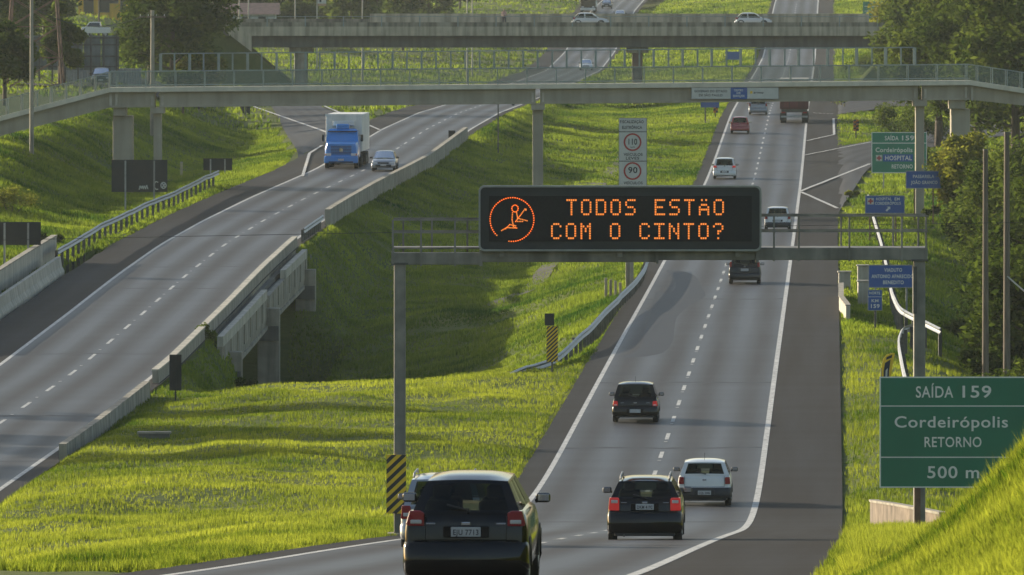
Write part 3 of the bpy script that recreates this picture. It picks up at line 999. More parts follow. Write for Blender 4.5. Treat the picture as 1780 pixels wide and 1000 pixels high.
# ------------------------------------------------------------------ sign gantry and message board
GY = 219.0
gs = FPX / GY
def gx(px): return PX(px, GY)
def gzz(py): return PZ(py, GY)
gb = (gx(695), GY, gz(gx(695), GY))
gan = thing('sign_gantry', 'grey steel portal gantry spanning the right road with handrails on its beam', 'gantry', gb)
def gl(x): return x - gb[0]
def gh(z): return z - gb[2]
r0 = gh(gz(gx(1598), GY))
MB().box((0, 0, (gh(gzz(459)) - .3) / 2), (.275, .3, gh(gzz(459)) + .3)).build('post', GAN, gan, bevel=.02)
MB().box((gl(gx(1598)), 0, (r0 + gh(gzz(453))) / 2 - .15), (.275, .3, gh(gzz(453)) - r0 + .3)).build('post', GAN, gan, bevel=.02)
for px, top in ((695, 459), (1598, 453)):
    MB().box((gl(gx(px)), 0, gh(gzz(top)) + .01), (.40, .42, .05)).build('cap_plate', STEEL_D, gan)
    zb = 0 if px < 1000 else r0
    MB().box((gl(gx(px)), 0, zb + .06), (.62, .62, .16)).build('footing', CONC, gan, bevel=.02)
# beam: rectangular tube in three bolted lengths
for a, b, up, lo in ((684, 835, 439, 460), (836, 1142, 434.5, 455.5), (1143, 1612, 430.5, 452)):
    MB().box((gl((gx(a) + gx(b)) / 2), 0, gh((gzz(up) + gzz(lo)) / 2)), (gx(b) - gx(a), .34, gzz(up) - gzz(lo))).build('beam', GAN, gan, bevel=.015)
for px, a, b in ((836, 434, 462), (1142, 430, 458), (1316, 428, 456), (683, 438, 458)):
    MB().box((gl(gx(px)), -.02, gh((gzz(a) + gzz(b)) / 2)), (.07, .44, gzz(a) - gzz(b))).build('splice_plate', GAN, gan)
for s in (0, 1):
    yy = -.19 if s == 0 else 1.15
    for px in ((683, 732, 791, 1345, 1388, 1476, 1567, 1609) if s == 0 else (700, 750, 812, 1465, 1556, 1600)):
        top = 382 if px < 1000 else 375
        bot = 462 if px < 1000 else 454
        if s: bot -= 20
        MB().box((gl(gx(px)), yy, gh((gzz(top) + gzz(bot)) / 2)), (.045, .04, gzz(top) - gzz(bot))).build('rail_post', GAN, gan)
    for (a, b, z) in ((683, 835, 382), (683, 835, 404), (1322, 1612, 375), (1322, 1612, 402)):
        MB().box((gl((gx(a) + gx(b)) / 2), yy - .03, gh(gzz(z))), (gx(b) - gx(a), (.036), .036)).build('handrail', GAN, gan)
MB().box((gl((gx(684) + gx(1612)) / 2), .68, gh(gzz(432))), (gx(1612) - gx(684), .95, .04)).build('catwalk', GAN, gan)
MB().box((gl(gx(1590)), -.02, gh((gzz(463) + gzz(545)) / 2)), (.09, .36, gzz(463) - gzz(545))).build('cable_box', STEEL_D, gan)

VX0, VX1, VZ0, VZ1 = gx(832), gx(1323), gzz(436), gzz(322)
vms = thing('message_board', 'large black electronic message board with orange lettering on the gantry', 'message sign', ((VX0 + VX1) / 2, GY - .36, VZ0))
vw, vh = VX1 - VX0, VZ1 - VZ0
HOUS = mat('board_housing', (.028, .030, .028), .55, var=.2, scale=2)
def rrect(w, h, r, z0=0.0, n=6):
    pts = []
    for cx_, cz_, a0 in ((w / 2 - r, r, -90), (w / 2 - r, h - r, 0), (-w / 2 + r, h - r, 90), (-w / 2 + r, r, 180)):
        for k in range(n + 1):
            a = math.radians(a0 + 90 * k / n)
            pts.append((cx_ + r * math.cos(a), z0 + cz_ + r * math.sin(a)))
    return pts
MB().prism(rrect(vw - .02, vh - .02, .13, .01), -.02, .62).build('housing', HOUS, vms)
rim = MB()
o_, i_ = rrect(vw, vh, .14), rrect(vw - .09, vh - .09, .11, .045)
n_ = len(o_)
rim.add([(p[0], -.055, p[1]) for p in o_] + [(p[0], -.055, p[1]) for p in i_] + [(p[0], .02, p[1]) for p in o_] + [(p[0], -.03, p[1]) for p in i_],
        [(k, (k + 1) % n_, n_ + (k + 1) % n_, n_ + k) for k in range(n_)] + [(k, 2 * n_ + k, 2 * n_ + (k + 1) % n_, (k + 1) % n_) for k in range(n_)] + [(n_ + k, n_ + (k + 1) % n_, 3 * n_ + (k + 1) % n_, 3 * n_ + k) for k in range(n_)])
rim.build('rim', mat('board_rim', (.26, .27, .25), .4, .6, var=.15), vms)
def vx(px): return gx(px) - (VX0 + VX1) / 2
def vz(py): return gzz(py) - VZ0
SCR = mat('led_screen', (.010, .010, .009), .7, var=.3, scale=30)
MB().bb(vx(850), vx(1306), -.05, -.018, vz(419), vz(340)).build('screen', SCR, vms)
LED = mat('amber_led', (.5, .16, .02), .5, emit=(1.0, .27, .045), estr=.62)
G5 = {'T': ['11111', '00100', '00100', '00100', '00100', '00100', '00100'], 'O': ['01110', '10001', '10001', '10001', '10001', '10001', '01110'], 'D': ['11110', '10001', '10001', '10001', '10001', '10001', '11110'],
      'S': ['01111', '10000', '10000', '01110', '00001', '00001', '11110'], 'E': ['11111', '10000', '10000', '11110', '10000', '10000', '11111'], 'ã': ['01010', '00000', '01110', '10001', '11111', '10001', '10001'],
      'C': ['01110', '10001', '10000', '10000', '10000', '10001', '01110'], 'M': ['10001', '11011', '10101', '10101', '10001', '10001', '10001'], 'I': ['11111', '00100', '00100', '00100', '00100', '00100', '11111'],
      'N': ['10001', '11001', '10101', '10101', '10011', '10001', '10001'], '?': ['01110', '10001', '00001', '00110', '00100', '00000', '00100'], ' ': ['00000'] * 7}
def led_text(s, x0, ytop, name):
    mb = MB()
    pitch, dx, dy = 25.55, 3.72, 4.1
    for k, ch in enumerate(s):
        if ch == ' ':
            mb.build(name, LED, vms)
            mb = MB()
        for r, row in enumerate(G5[ch]):
            for c, bit in enumerate(row):
                if bit == '1':
                    cxp, cyp = x0 + k * pitch + c * dx + 1.8, ytop + r * dy + 1.8
                    hw, hh = 1.42, 1.55
                    mb.bb(vx(cxp - hw), vx(cxp + hw), -.062, -.051, vz(cyp + hh), vz(cyp - hh))
    mb.build(name, LED, vms)
led_text('TODOS ESTãO', 984, 345.5, 'led_lettering')
led_text('COM O CINTO?', 957.5, 387, 'led_lettering')
pic = MB()
def leds(pts, w=.95):
    for (a, b), (c, d) in zip(pts[:-1], pts[1:]):
        n = max(1, int(math.hypot(c - a, d - b) / 2.4))
        for k in range(n + 1):
            x, y = a + (c - a) * k / n, b + (d - b) * k / n
            pic.bb(vx(x - w), vx(x + w), -.062, -.051, vz(y + w), vz(y - w))
circ = [(890 + 38 * math.cos(math.radians(a)), 381 + 38 * math.sin(math.radians(a))) for a in range(-226, 102, 6)]
leds(circ)
zc = lambda x, y: (660 + x * .394, 300 + y * .394)
leds([zc(597 + 14 * math.cos(math.radians(a)), 157 + 15 * math.sin(math.radians(a))) for a in range(0, 361, 30)])
leds([zc(586, 176), zc(584, 205), zc(590, 236), zc(604, 243)])
leds([zc(604, 176), zc(609, 200), zc(650, 211)])
leds([zc(640, 160), zc(620, 188), zc(600, 214), zc(630, 214)])
leds([zc(604, 243), zc(560, 241), zc(538, 254)])
leds([zc(600, 233), zc(574, 228), zc(556, 246)])
leds([zc(645, 160), zc(645, 165)])
pic.build('pictogram', LED, vms)
for k in range(3):
    MB().box((vw * (k - 1) / 2.4, .25, -.07), (.12, .4, .14)).build('mount_bracket', GAN, vms)

# hazard marker on the gantry post (stripes are mesh on a yellow board)
def striped_board(name, label, x, y, z0, w, h, n, m_parent=None, post=False):
    t = thing(name, label, 'hazard marker', (x, y, z0))
    MB().bb(-w / 2, w / 2, -.02, .02, 0, h).build('board', YEL, t)
    mb = MB()
    per = h / n
    for k in range(-2, n + 2):
        zb = k * per
        # rising to the right: quad clipped to the board
        poly = [(-w / 2, zb), (w / 2, zb + w * .95), (w / 2, zb + w * .95 + per * .5), (-w / 2, zb + per * .5)]
        cl = []
        def clip(P, f):
            out = []
            for i in range(len(P)):
                a, b = P[i], P[(i + 1) % len(P)]
                fa, fb = f(a), f(b)
                if fa >= 0: out.append(a)
                if fa * fb < 0:
                    s = fa / (fa - fb)
                    out.append((a[0] + (b[0] - a[0]) * s, a[1] + (b[1] - a[1]) * s))
            return out
        cl = clip(poly, lambda p: p[1])
        if len(cl) > 2: cl = clip(cl, lambda p: h - p[1])
        if len(cl) > 2:
            mb.add([(p[0], -.0235, p[1]) for p in cl], [tuple(range(len(cl)))])
    mb.build('stripes', INK, t)
    if post:
        MB().bb(-.04, .04, .025, .1, -.5, h * .9).build('post', STEEL_D, t)
    return t
striped_board('hazard_marker', 'large yellow and black striped marker fixed to the gantry post', gx(689), GY - .19, gzz(892), (706 - 672) / gs, (892 - 790) / gs, 6)
hx = PX(960.5, 372)
striped_board('hazard_marker', 'small yellow and black striped marker by the low end of the median guardrail', hx, 376.0, PZ(629, 376), .46, 1.46, 9, post=True)
t = thing('road_sign', 'small dark sign back leaning behind the small striped marker', 'sign back', (PX(955, 392), 392.0, gz(PX(955, 392), 392)))
MB().bb(-.2, .2, -.02, .02, max(.2, PZ(566, 392) - t.location.z), max(.8, PZ(545, 392) - t.location.z)).build('panel', BLACKP, t)
MB().bb(-.04, .04, .025, .09, -.3, 1.0).build('post', STEEL_D, t)
t = thing('leaning_stake', 'thin leaning dark stake in the bright median grass', 'stake', (PX(1002, 410), 410.0, gz(PX(1002, 410), 410)))
MB().tube((0, 0, -.2), (-.16, 0, .55), .05).build('shaft', WOOD, t)
MB().tube((-.16, 0, .55), (-.17, 0, .58), .055).build('tip', STEEL_D, t)

# ------------------------------------------------------------------ signs
def panel_sign(name, label, px0, px1, py0, py1, Y, face, posts=(), border=LETTER, bw=.035, post_m=STEEL, ground_z=None, r=0.0, back=False, cat='road sign', post_w=.09, frame=None):
    """flat traffic sign facing the camera; returns (thing, map x, map z, front y)"""
    x0, x1, z0, z1 = PX(px0, Y), PX(px1, Y), PZ(py1, Y), PZ(py0, Y)
    cx_ = (x0 + x1) / 2
    gzv = gz(cx_, Y) if ground_z is None else ground_z
    t = thing(name, label, cat, (cx_, Y, gzv))
    fx = lambda p: PX(p, Y) - cx_
    fz = lambda p: PZ(p, Y) - gzv
    w, h = x1 - x0, z1 - z0
    MB().bb(-w / 2, w / 2, -.015, .015, z0 - gzv, z1 - gzv).build('panel', face, t)
    if border:
        b = MB()
        for (a0, a1, c0, c1) in ((-w / 2, w / 2, z0 - gzv, z0 - gzv + bw), (-w / 2, w / 2, z1 - gzv - bw, z1 - gzv), (-w / 2, -w / 2 + bw, z0 - gzv + bw, z1 - gzv - bw), (w / 2 - bw, w / 2, z0 - gzv + bw, z1 - gzv - bw)):
            b.bb(a0, a1, -.019, -.0155, c0, c1)
        b.build('border', border, t)
    for p in posts:
        xx = fx(p)
        zg = gz(cx_ + xx, Y) - gzv - .3
        MB().bb(xx - post_w / 2, xx + post_w / 2, .018 if not back else -.11, .11 if not back else -.018, zg, z1 - gzv - .05).build('post', post_m, t)
    return t, fx, fz
def words_on(t, fx, fz, items, m=LETTER, name='lettering', y=-.022, bold=.02):
    for s, a, b, base, cap in items:
        mb = MB()
        text(mb, s, fx(a), fx(b), fz(base), fz(base - cap) - fz(base), y, bold)
        mb.build(name, m, t)

# big exit sign, close right
t, fx, fz = panel_sign('exit_sign', 'largest green exit sign reading SAÍDA 159 with grass covering its lower corner', 1529, 1786, 655, 848, 205.0, GREENP, (1595, 1720), bw=.028, post_m=RUST, post_w=.13)
d = MB()
for py in (706, 795):
    d.bb(fx(1530), fx(1785), -.0195, -.016, fz(py) - .012, fz(py) + .012)
d.build('divider', LETTER, t)
words_on(t, fx, fz, [('SAÍDA', 1592, 1657, 691, 19), ('159', 1673, 1723, 691, 20), ('Cordeirópolis', 1555, 1752, 743, 19), ('RETORNO', 1607, 1706, 777, 17), ('500 m', 1612, 1702, 831, 20)], bold=.012)
# far exit sign
t, fx, fz = panel_sign('exit_sign', 'smaller far green exit sign with a blue HOSPITAL strip behind the footbridge pier', 1515, 1611, 230, 301, 655.0, GREENP2, (1536, 1590), bw=.05)
d = MB(); d.bb(fx(1515), fx(1611), -.021, -.016, fz(249) - .03, fz(249) + .03); d.build('divider', LETTER, t)
d = MB(); d.bb(fx(1535), fx(1587), -.022, -.016, fz(281), fz(268.5)); d.build('blue_strip', BLUEP, t)
def red_cross(t, fx, fz, cx_, cy_, s):
    d = MB(); d.bb(fx(cx_ - s), fx(cx_ + s), -.023, -.016, fz(cy_ + s), fz(cy_ - s)); d.build('white_square', WHITEP, t)
    d = MB()
    d.bb(fx(cx_ - s * .28), fx(cx_ + s * .28), -.027, -.0235, fz(cy_ + s * .8), fz(cy_ - s * .8))
    d.bb(fx(cx_ - s * .8), fx(cx_ - s * .28), -.027, -.0235, fz(cy_ + s * .28), fz(cy_ - s * .28))
    d.bb(fx(cx_ + s * .28), fx(cx_ + s * .8), -.027, -.0235, fz(cy_ + s * .28), fz(cy_ - s * .28))
    d.build('red_cross', REDP, t)
red_cross(t, fx, fz, 1528, 275, 5.3)
words_on(t, fx, fz, [('SAÍDA', 1538, 1562, 244, 7.2), ('159', 1568, 1589, 244, 7.8), ('Cordeirópolis', 1522, 1586, 264.5, 7.5), ('HOSPITAL', 1538.5, 1585, 278.5, 7.5), ('RETORNO', 1550, 1586.5, 293, 6.8)], y=-.026)
t, fx, fz = panel_sign('name_sign', 'blue footbridge name sign in front of the tall footbridge pier', 1574.5, 1637.5, 297, 328, 590.0, BLUEP, (1590, 1622), bw=.04, border=STEEL, post_m=RUST)
words_on(t, fx, fz, [('PASSARELA', 1587, 1624, 309.5, 5.2), ('JOÃO GRANCO', 1583.5, 1629.5, 320, 5.4)], y=-.026)
t, fx, fz = panel_sign('hospital_sign', 'blue hospital direction sign with a red cross and an arrow', 1503.5, 1572.5, 340, 371.5, 548.0, BLUEP, (1557, 1568, 1512), bw=.04, border=STEEL, post_m=RUST)
red_cross(t, fx, fz, 1513.3, 350, 5.6)
words_on(t, fx, fz, [('HOSPITAL', 1523, 1550, 348.5, 4.8), ('EM', 1555, 1564, 348.5, 4.8), ('CORDEIRÓPOLIS', 1521, 1566, 356, 4.8)], y=-.026)
ar = MB()
def arrow(mb, a, b, y, w=.05):
    a, b = Vector((a[0], a[1])), Vector((b[0], b[1]))
    d_ = (b - a).normalized(); n_2 = Vector((-d_.y, d_.x))
    q = [a + n_2 * w, b + n_2 * w, b - n_2 * w, a - n_2 * w]
    mb.add([(p.x, y, p.y) for p in q], [(0, 1, 2, 3)])
arrow(ar, (fx(1540.5), fz(367)), (fx(1546), fz(361)), -.022)
ar.add([(fx(1547.5), -.0225, fz(359.5)), (fx(1547.5), -.0225, fz(364.5)), (fx(1541.5), -.0225, fz(359.5))], [(0, 1, 2)])
ar.build('arrow', LETTER, t)
t, fx, fz = panel_sign('name_sign', 'blue viaduct name sign partly behind the right gantry post', 1509.5, 1586.5, 460.5, 500.5, 430.0, BLUEP, (1522, 1576), bw=.035, border=STEEL)
words_on(t, fx, fz, [('VIADUTO', 1537, 1568, 472.5, 6), ('ANTONIO APARECIDO', 1515, 1588, 483.5, 6), ('BENEDITO', 1535, 1571, 494, 6)], y=-.024)
t, fx, fz = panel_sign('kilometre_marker', 'small blue kilometre marker reading NORTE KM 159 on one post', 1508.5, 1533.5, 504, 540, 418.0, BLUEP, (1521.5,), bw=.02, border=STEEL, post_m=STEEL_D)
d = MB(); d.bb(fx(1508.5), fx(1533.5), -.021, -.016, fz(516.6), fz(515.8)); d.build('divider', LETTER, t)
words_on(t, fx, fz, [('NORTE', 1511, 1530, 511.8, 4.4), ('KM', 1515, 1527, 525.5, 5), ('159', 1514, 1529, 535.5, 6.5)], y=-.024)
# speed limit stack
t, fx, fz = panel_sign('speed_sign', 'tall white speed sign with red rings reading 110 and 90', 1075.5, 1124.5, 205, 336, 467.0, WHITEP, (1098,), bw=.02, border=STEEL_D, post_w=.2, post_m=CONC)
d = MB()
for py in (229.3, 280.3): d.bb(fx(1075.5), fx(1124.5), -.021, -.016, fz(py + .7), fz(py - .7))
d.build('divider', STEEL_D, t)
words_on(t, fx, fz, [('FISCALIZAÇÃO', 1078, 1119, 214.3, 5), ('ELETRÔNICA', 1081.5, 1116, 224.2, 5), ('110', 1092.5, 1107.5, 251.5, 10), ('90', 1092, 1108, 300.8, 10), ('km/h', 1096, 1103.5, 257, 2.4), ('VEÍCULOS', 1084, 1117, 271, 4.6), ('LEVES', 1088, 1111, 277.5, 4.6), ('VEÍCULOS', 1084, 1117, 320.5, 4.6), ('PESADOS', 1085.5, 1114, 328.5, 4.6)], INK, y=-.024)
for cy_ in (247.3, 297.5):
    d = MB()
    vs, fs = [], []
    for k in range(33):
        a = 2 * math.pi * k / 32
        for rr_ in (15.6, 12.6):
            vs.append((fx(1099.5 + rr_ * math.cos(a)), -.0225, fz(cy_ + rr_ * math.sin(a))))
    fs = [(2 * k, 2 * k + 1, 2 * k + 3, 2 * k + 2) for k in range(32)]
    d.add(vs, fs).build('red_ring', REDP, t)
# black backs of the signs facing the other way
def black_back(label, px0, px1, py0, py1, Y, posts, post_m=STEEL, pw=.1):
    return panel_sign('road_sign', label, px0, px1, py0, py1, Y, BLACKP, posts, border=None, back=True, cat='sign back', post_m=post_m, post_w=pw)
t, fx, fz = black_back('largest black sign back on two posts with white graffiti in its lower corner', 194, 291, 278, 334, 560.0, (218, 268))
gr = MB()
def strokes(pts, w=.035):
    for (a, b), (c, d_) in zip(pts[:-1], pts[1:]):
        gr.tube((fx(a), -.03, fz(b)), (fx(c), -.03, fz(d_)), w, n=5)
strokes([(242, 330), (243.5, 323), (245.5, 328), (247.5, 323), (249, 329), (251, 323), (253, 329), (255, 322), (257, 329)])
strokes([(275, 317.5), (271, 315.5), (268.5, 319), (268.5, 326), (271, 329.5), (275, 329)])
strokes([(280 + 4.2 + 4.6 * math.cos(a), 322.5 + 5.5 * math.sin(a)) for a in np.linspace(0, 6.283, 11)])
strokes([(282, 319), (287, 326)]); strokes([(287, 319), (282, 326)])
gr.build('graffiti', WHITEP, t)
black_back('small wide black sign back on the left slope right of the graffiti one', 353.5, 403.5, 275.5, 296.5, 640.0, (366, 391))
black_back('black sign back at the left picture edge near the tan barrier', -14, 71, 386, 426, 470.0, (8, 49))
black_back('narrow upright black sign back beside the lower left barrier', 294.5, 315.5, 616.5, 679, 361.0, (305,), BLACKP, .06)
black_back('narrow black sign back at the far end of the tall grey barrier', 779.5, 791.5, 227, 262, 705.0, (785.5,), BLACKP, .08)
t = thing('road_sign', 'dark arrow shaped sign back under the footbridge beside the slip road', 'sign back', (PX(427, 800), 800.0, gz(PX(427, 800), 800)))
zt = PZ(185, 800) - t.location.z
MB().prism([(-.5, zt), (-.12, zt), (-.12, zt - .75)], -.02, .02).build('panel', BLACKP, t)
MB().prism([(.05, zt), (.42, zt), (.38, zt - .72), (.05, zt - .5)], -.02, .02).build('panel', BLACKP, t)
MB().bb(-.06, .04, .021, .1, -.3, zt).build('post', STEEL_D, t)
t = thing('gantry_sign_post', 'thin dark bent frame post at the inner edge of the left road', 'sign', (PX(866, 700), 700.0, gz(PX(866, 700), 700)))
zt = PZ(181, 700) - t.location.z
MB().bb(-.05, .05, -.05, .05, -.3, zt).build('post', STEEL_D, t)
MB().bb(-.05, 1.25, -.05, .05, zt, zt + .1).build('arm', STEEL_D, t)
MB().bb(1.05, 1.25, -.04, .04, zt - .12, zt).build('lamp_head', STEEL_D, t)
# small distant signs
def far_sign(name, label, px0, px1, py0, py1, Y, face, post_px, base_py, lines_=0):
    t, fx, fz = panel_sign(name, label, px0, px1, py0, py1, Y, face, (post_px,), border=None, post_m=STEEL_D, post_w=.12)
    if lines_:
        d = MB()
        for k in range(lines_):
            pz = py0 + (k + 1) * (py1 - py0) / (lines_ + 1)
            d.bb(fx(px0 + 3), fx(px1 - 3), -.021, -.016, fz(pz) - .04, fz(pz) + .04)
        d.build('worn_lettering', LETTER, t)
    return t
far_sign('name_sign', 'small blue sign seen through the footbridge fence beside the far right road', 1261, 1287, 90, 104, 1180.0, BLUEP, 1274, 120)
far_sign('name_sign', 'small blue sign partly hidden under the footbridge beam in the median', 1218, 1250, 172, 187, 830.0, BLUEP, 1226, 205)
far_sign('exit_sign', 'distant green exit sign at the top right beyond the overpass', 1500, 1547, 3, 36, 1300.0, GREENP2, 1524, 60, 3)
def checker(label, x, y, z0, w, h):
    t = thing('object_marker', label, 'hazard marker', (x, y, z0))
    MB().bb(-w / 2, w / 2, -.02, .02, .3, h).build('board', mat('orange_marker_face', (.5, .16, .02), .5), t)
    mb = MB()
    n = 6
    for k in range(n):
        for c in (0, 1):
            if (k + c) % 2:
                mb.bb(-w / 2 + c * w / 2, c * w / 2, -.024, -.0205, .3 + (h - .3) * k / n, .3 + (h - .3) * (k + 1) / n)
    mb.build('checks', INK, t)
    MB().bb(-.05, .05, .021, .1, -.3, h * .8).build('post', STEEL_D, t)
checker('orange and black checked marker at the tip of the median beyond the footbridge', PX(1244, 840), 840.0, PZ(202, 840), .42, 1.5)
checker('orange and black checked marker in the grass island by the exit', PX(1488, 770), 770.0, PZ(234, 770), .45, 1.25)
# curved yellow advertising flag behind the exit sign
fy = 300.0
t = thing('advertising_flag', 'curved yellow and black feather flag sticking up behind the exit sign', 'flag', (PX(1543, fy), fy, gz(PX(1543, fy), fy)))
q = lambda px, py: (PX(px, fy) - t.location.x, PZ(py, fy) - t.location.z)
outer = [q(1532, 670), q(1532.5, 640), q(1535, 625), q(1541, 617), (q(1550, 614)), q(1555.5, 614), q(1552, 632), q(1549, 655), q(1548, 672)]
MB().prism(outer, -.02, .02).build('cloth', YEL, t)
inner = [q(1535.5, 672), q(1536, 645), q(1538.5, 631), q(1548, 625), q(1545.5, 645), q(1544.5, 672)]
MB().prism(inner, -.026, -.0205).build('dark_field', mat('dark_navy_cloth', (.02, .022, .04), .7), t)
MB().prism([q(1541, 621), q(1551, 616.5), q(1550, 622), q(1540, 626)], -.026, -.0205).build('dark_field', INK, t)
MB().prism([q(1538, 668), q(1539.5, 644), q(1543, 640), q(1541.5, 668)], -.029, -.0265).build('pale_print', WHITEP, t)
MB().tube((q(1531.5, 700)[0], 0, -.3), (q(1532, 640)[0], 0, q(1532, 640)[1]), .02).build('pole', STEEL_D, t)

# ------------------------------------------------------------------ footbridge
FBY = 604.0
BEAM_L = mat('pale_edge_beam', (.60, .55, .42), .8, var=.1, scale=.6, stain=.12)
FS = FPX / FBY
fb = (PX(935, FBY), FBY, gz(PX(935, FBY), FBY))
foot = thing('footbridge', 'long grey concrete footbridge with green mesh railings crossing both roads', 'footbridge', fb)
fX = lambda px, Y=FBY: PX(px, Y) - fb[0]
fZ = lambda py, Y=FBY: PZ(py, Y) - fb[2]
DX0, DX1 = 190.0, 1686.0
def dtop(px): return np.interp(px, [190, 935, 1686], [152.5, 146.5, 140])
def dbot(px): return np.interp(px, [190, 935, 1686], [187, 180.5, 173.5])
def beam_piece(name, a, b, ta, tb, ba, bb2, y0, y1, m):
    vs = []
    for y in (y0, y1):
        vs += [(fX(a), y, fZ(ba)), (fX(b), y, fZ(bb2)), (fX(b), y, fZ(tb)), (fX(a), y, fZ(ta))]
    return MB().add(vs, [(0, 1, 2, 3), (7, 6, 5, 4), (0, 4, 5, 1), (1, 5, 6, 2), (2, 6, 7, 3), (3, 7, 4, 0)]).build(name, m, foot)
spans = [190, 273, 935, 1600, 1686]
for a, b in zip(spans[:-1], spans[1:]):
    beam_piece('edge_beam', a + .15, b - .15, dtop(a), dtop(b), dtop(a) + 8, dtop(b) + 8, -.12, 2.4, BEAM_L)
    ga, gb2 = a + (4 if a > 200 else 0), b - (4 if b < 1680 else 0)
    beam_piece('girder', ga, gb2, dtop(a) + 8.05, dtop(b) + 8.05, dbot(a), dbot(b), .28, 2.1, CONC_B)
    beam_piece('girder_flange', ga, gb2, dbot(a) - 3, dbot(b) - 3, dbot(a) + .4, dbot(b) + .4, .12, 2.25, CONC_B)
# ramps at both ends
beam_piece('ramp_edge_beam', -60, 189.8, 218, 152.5, 226.5, 161, -.12, 2.4, BEAM_L)
beam_piece('ramp_girder', -60, 189.8, 226.6, 161.1, 252, 187.5, .28, 2.1, CONC_B)
beam_piece('ramp_edge_beam', 1686.2, 1800, 140, 157, 148, 165.5, -.12, 2.4, BEAM_L)
beam_piece('ramp_girder', 1686.2, 1800, 148.1, 165.6, 173.5, 186, .28, 2.1, CONC_B)
def pier(px, hw, py_top, capw, caph):
    x = fX(px)
    g = gz(PX(px, FBY), FBY + 1) - fb[2] - .5
    z1 = fZ(py_top) 
    MB().bb(x - hw / FS, x + hw / FS, .75, 1.75, g, z1 - caph).build('pier', CONC_B, foot, bevel=.04)
    MB().bb(x - capw / FS, x + capw / FS, .2, 2.2, z1 - caph, z1 - .004).build('pier_cap', CONC_B, foot, bevel=.03)
    for s in (-1, 1):
        MB().bb(x + s * 9 / FS - .07, x + s * 9 / FS + .07, .14, .275, z1 - .01, z1 + .72).build('bearing_rib', CONC_L, foot)
pier(935, 9.2, 180.6, 12, .42)
pier(273, 7.0, 186.6, 12.5, .42)
pier(1600, 7.5, 174.2, 12, .42)
def big_pier(px, hw, top, capw):
    x = fX(px)
    g = gz(PX(px, FBY), FBY + 2) - fb[2] - .5
    z1 = fZ(top)
    MB().bb(x - hw / FS, x + hw / FS, .9, 2.6, g, z1 - .55).build('pier', CONC_B, foot, bevel=.05)
    MB().bb(x - capw / FS, x + capw / FS * .4, .4, 2.4, z1 - .55, z1 - .004).build('pier_cap', CONC_B, foot, bevel=.03)
big_pier(212.5, 17.5, 187.4, 16)
big_pier(1671, 16.5, 175, 20)
for s, px in ((-1, 1679), (1, 1690), (-1, 192), (1, 202)):
    MB().bb(fX(px) - .07, fX(px) + .07, .14, .275, fZ(175 if px > 900 else 187), fZ(151 if px > 900 else 163)).build('bearing_rib', CONC_L, foot)
# railings, near and far side
def rail_line(name, a, b, za, zb, y, t=.05, m=FGREEN):
    MB().tube((fX(a), y, fZ(za)), (fX(b), y, fZ(zb)), t / 2, n=6).build(name, m, foot)
for y in (.08, 2.32):
    rail_line('handrail', 190, 1686, dtop(190) - 27.5, dtop(1686) - 27.5, y, .06)
    rail_line('bottom_rail', 190, 1686, dtop(190) - 3.5, dtop(1686) - 3.5, y, .045)
    rail_line('handrail', -60, 190, 218 - 27.5, 125, y, .06)
    rail_line('handrail', 1686, 1800, dtop(1686) - 27.5, 157 - 27.5, y, .06)
    rail_line('cage_rail', 278, 1590, dtop(278) - 58, dtop(1590) - 58, y, .055)
    px = 202.0
    while px < 1686:
        MB().bb(fX(px) - .028, fX(px) + .028, y - .028, y + .028, fZ(dtop(px)) - .02, fZ(dtop(px) - 27.5)).build('rail_post', FGREEN, foot)
        px += 51.0
    px = 278.0
    while px < 1592:
        MB().bb(fX(px) - .055, fX(px) + .055, y - .03, y + .03, fZ(dtop(px) - 27.5) - .02, fZ(dtop(px) - 58)).build('cage_post', FGREEN, foot)
        px += 25.26 if y < 1 else 50.5
    for px in np.arange(-40, 190, 25.5):
        zt_ = np.interp(px, [-60, 190], [218, 152.5])
        MB().bb(fX(px) - .04, fX(px) + .04, y - .03, y + .03, fZ(zt_) - .02, fZ(zt_ - 27.5)).build('rail_post', CONC_L if y < 1 else FGREEN, foot)
    for px in np.arange(1700, 1790, 25.5):
        zt_ = np.interp(px, [1686, 1800], [140, 157])
        MB().bb(fX(px) - .03, fX(px) + .03, y - .03, y + .03, fZ(zt_) - .02, fZ(zt_ - 27.5)).build('rail_post', FGREEN, foot)
    mp_ = MB()
    mp_.quad((fX(190), y, fZ(dtop(190))), (fX(1686), y, fZ(dtop(1686))), (fX(1686), y, fZ(dtop(1686) - 27)), (fX(190), y, fZ(dtop(190) - 27)))
    mp_.quad((fX(-60), y, fZ(218)), (fX(190), y, fZ(152.5)), (fX(190), y, fZ(125.5)), (fX(-60), y, fZ(191)))
    mp_.quad((fX(1686), y, fZ(140)), (fX(1800), y, fZ(157)), (fX(1800), y, fZ(130)), (fX(1686), y, fZ(113)))
    mp_.build('wire_mesh', MESHP, foot)
# name boards fixed to the girder
t, fx, fz = panel_sign('name_board', 'pale board with three panels and a blue centre on the footbridge beam', 1202, 1353.5, 152.2, 172.5, FBY - .05, WHITEP, (), border=STEEL, bw=.03, ground_z=PZ(172.5, FBY))
d = MB(); d.bb(fx(1270), fx(1299), -.022, -.016, fz(172.4), fz(152.3)); d.build('blue_panel', BLUEP, t)
words_on(t, fx, fz, [('GOVERNO DO ESTADO', 1207, 1264, 160.6, 3.8), ('DE SÃO PAULO', 1215, 1256, 167.6, 3.8)], INK, y=-.024)
words_on(t, fx, fz, [('CENTRO', 1276, 1291.5, 158.8, 3.4), ('DE', 1280.5, 1287.5, 163.5, 3.2), ('SERVIÇOS', 1274, 1294, 168.8, 3.6)], LETTER, y=-.024)
d = MB(); d.bb(fx(1304), fx(1308), -.022, -.016, fz(163), fz(158.5)); d.build('logo', YEL, t)
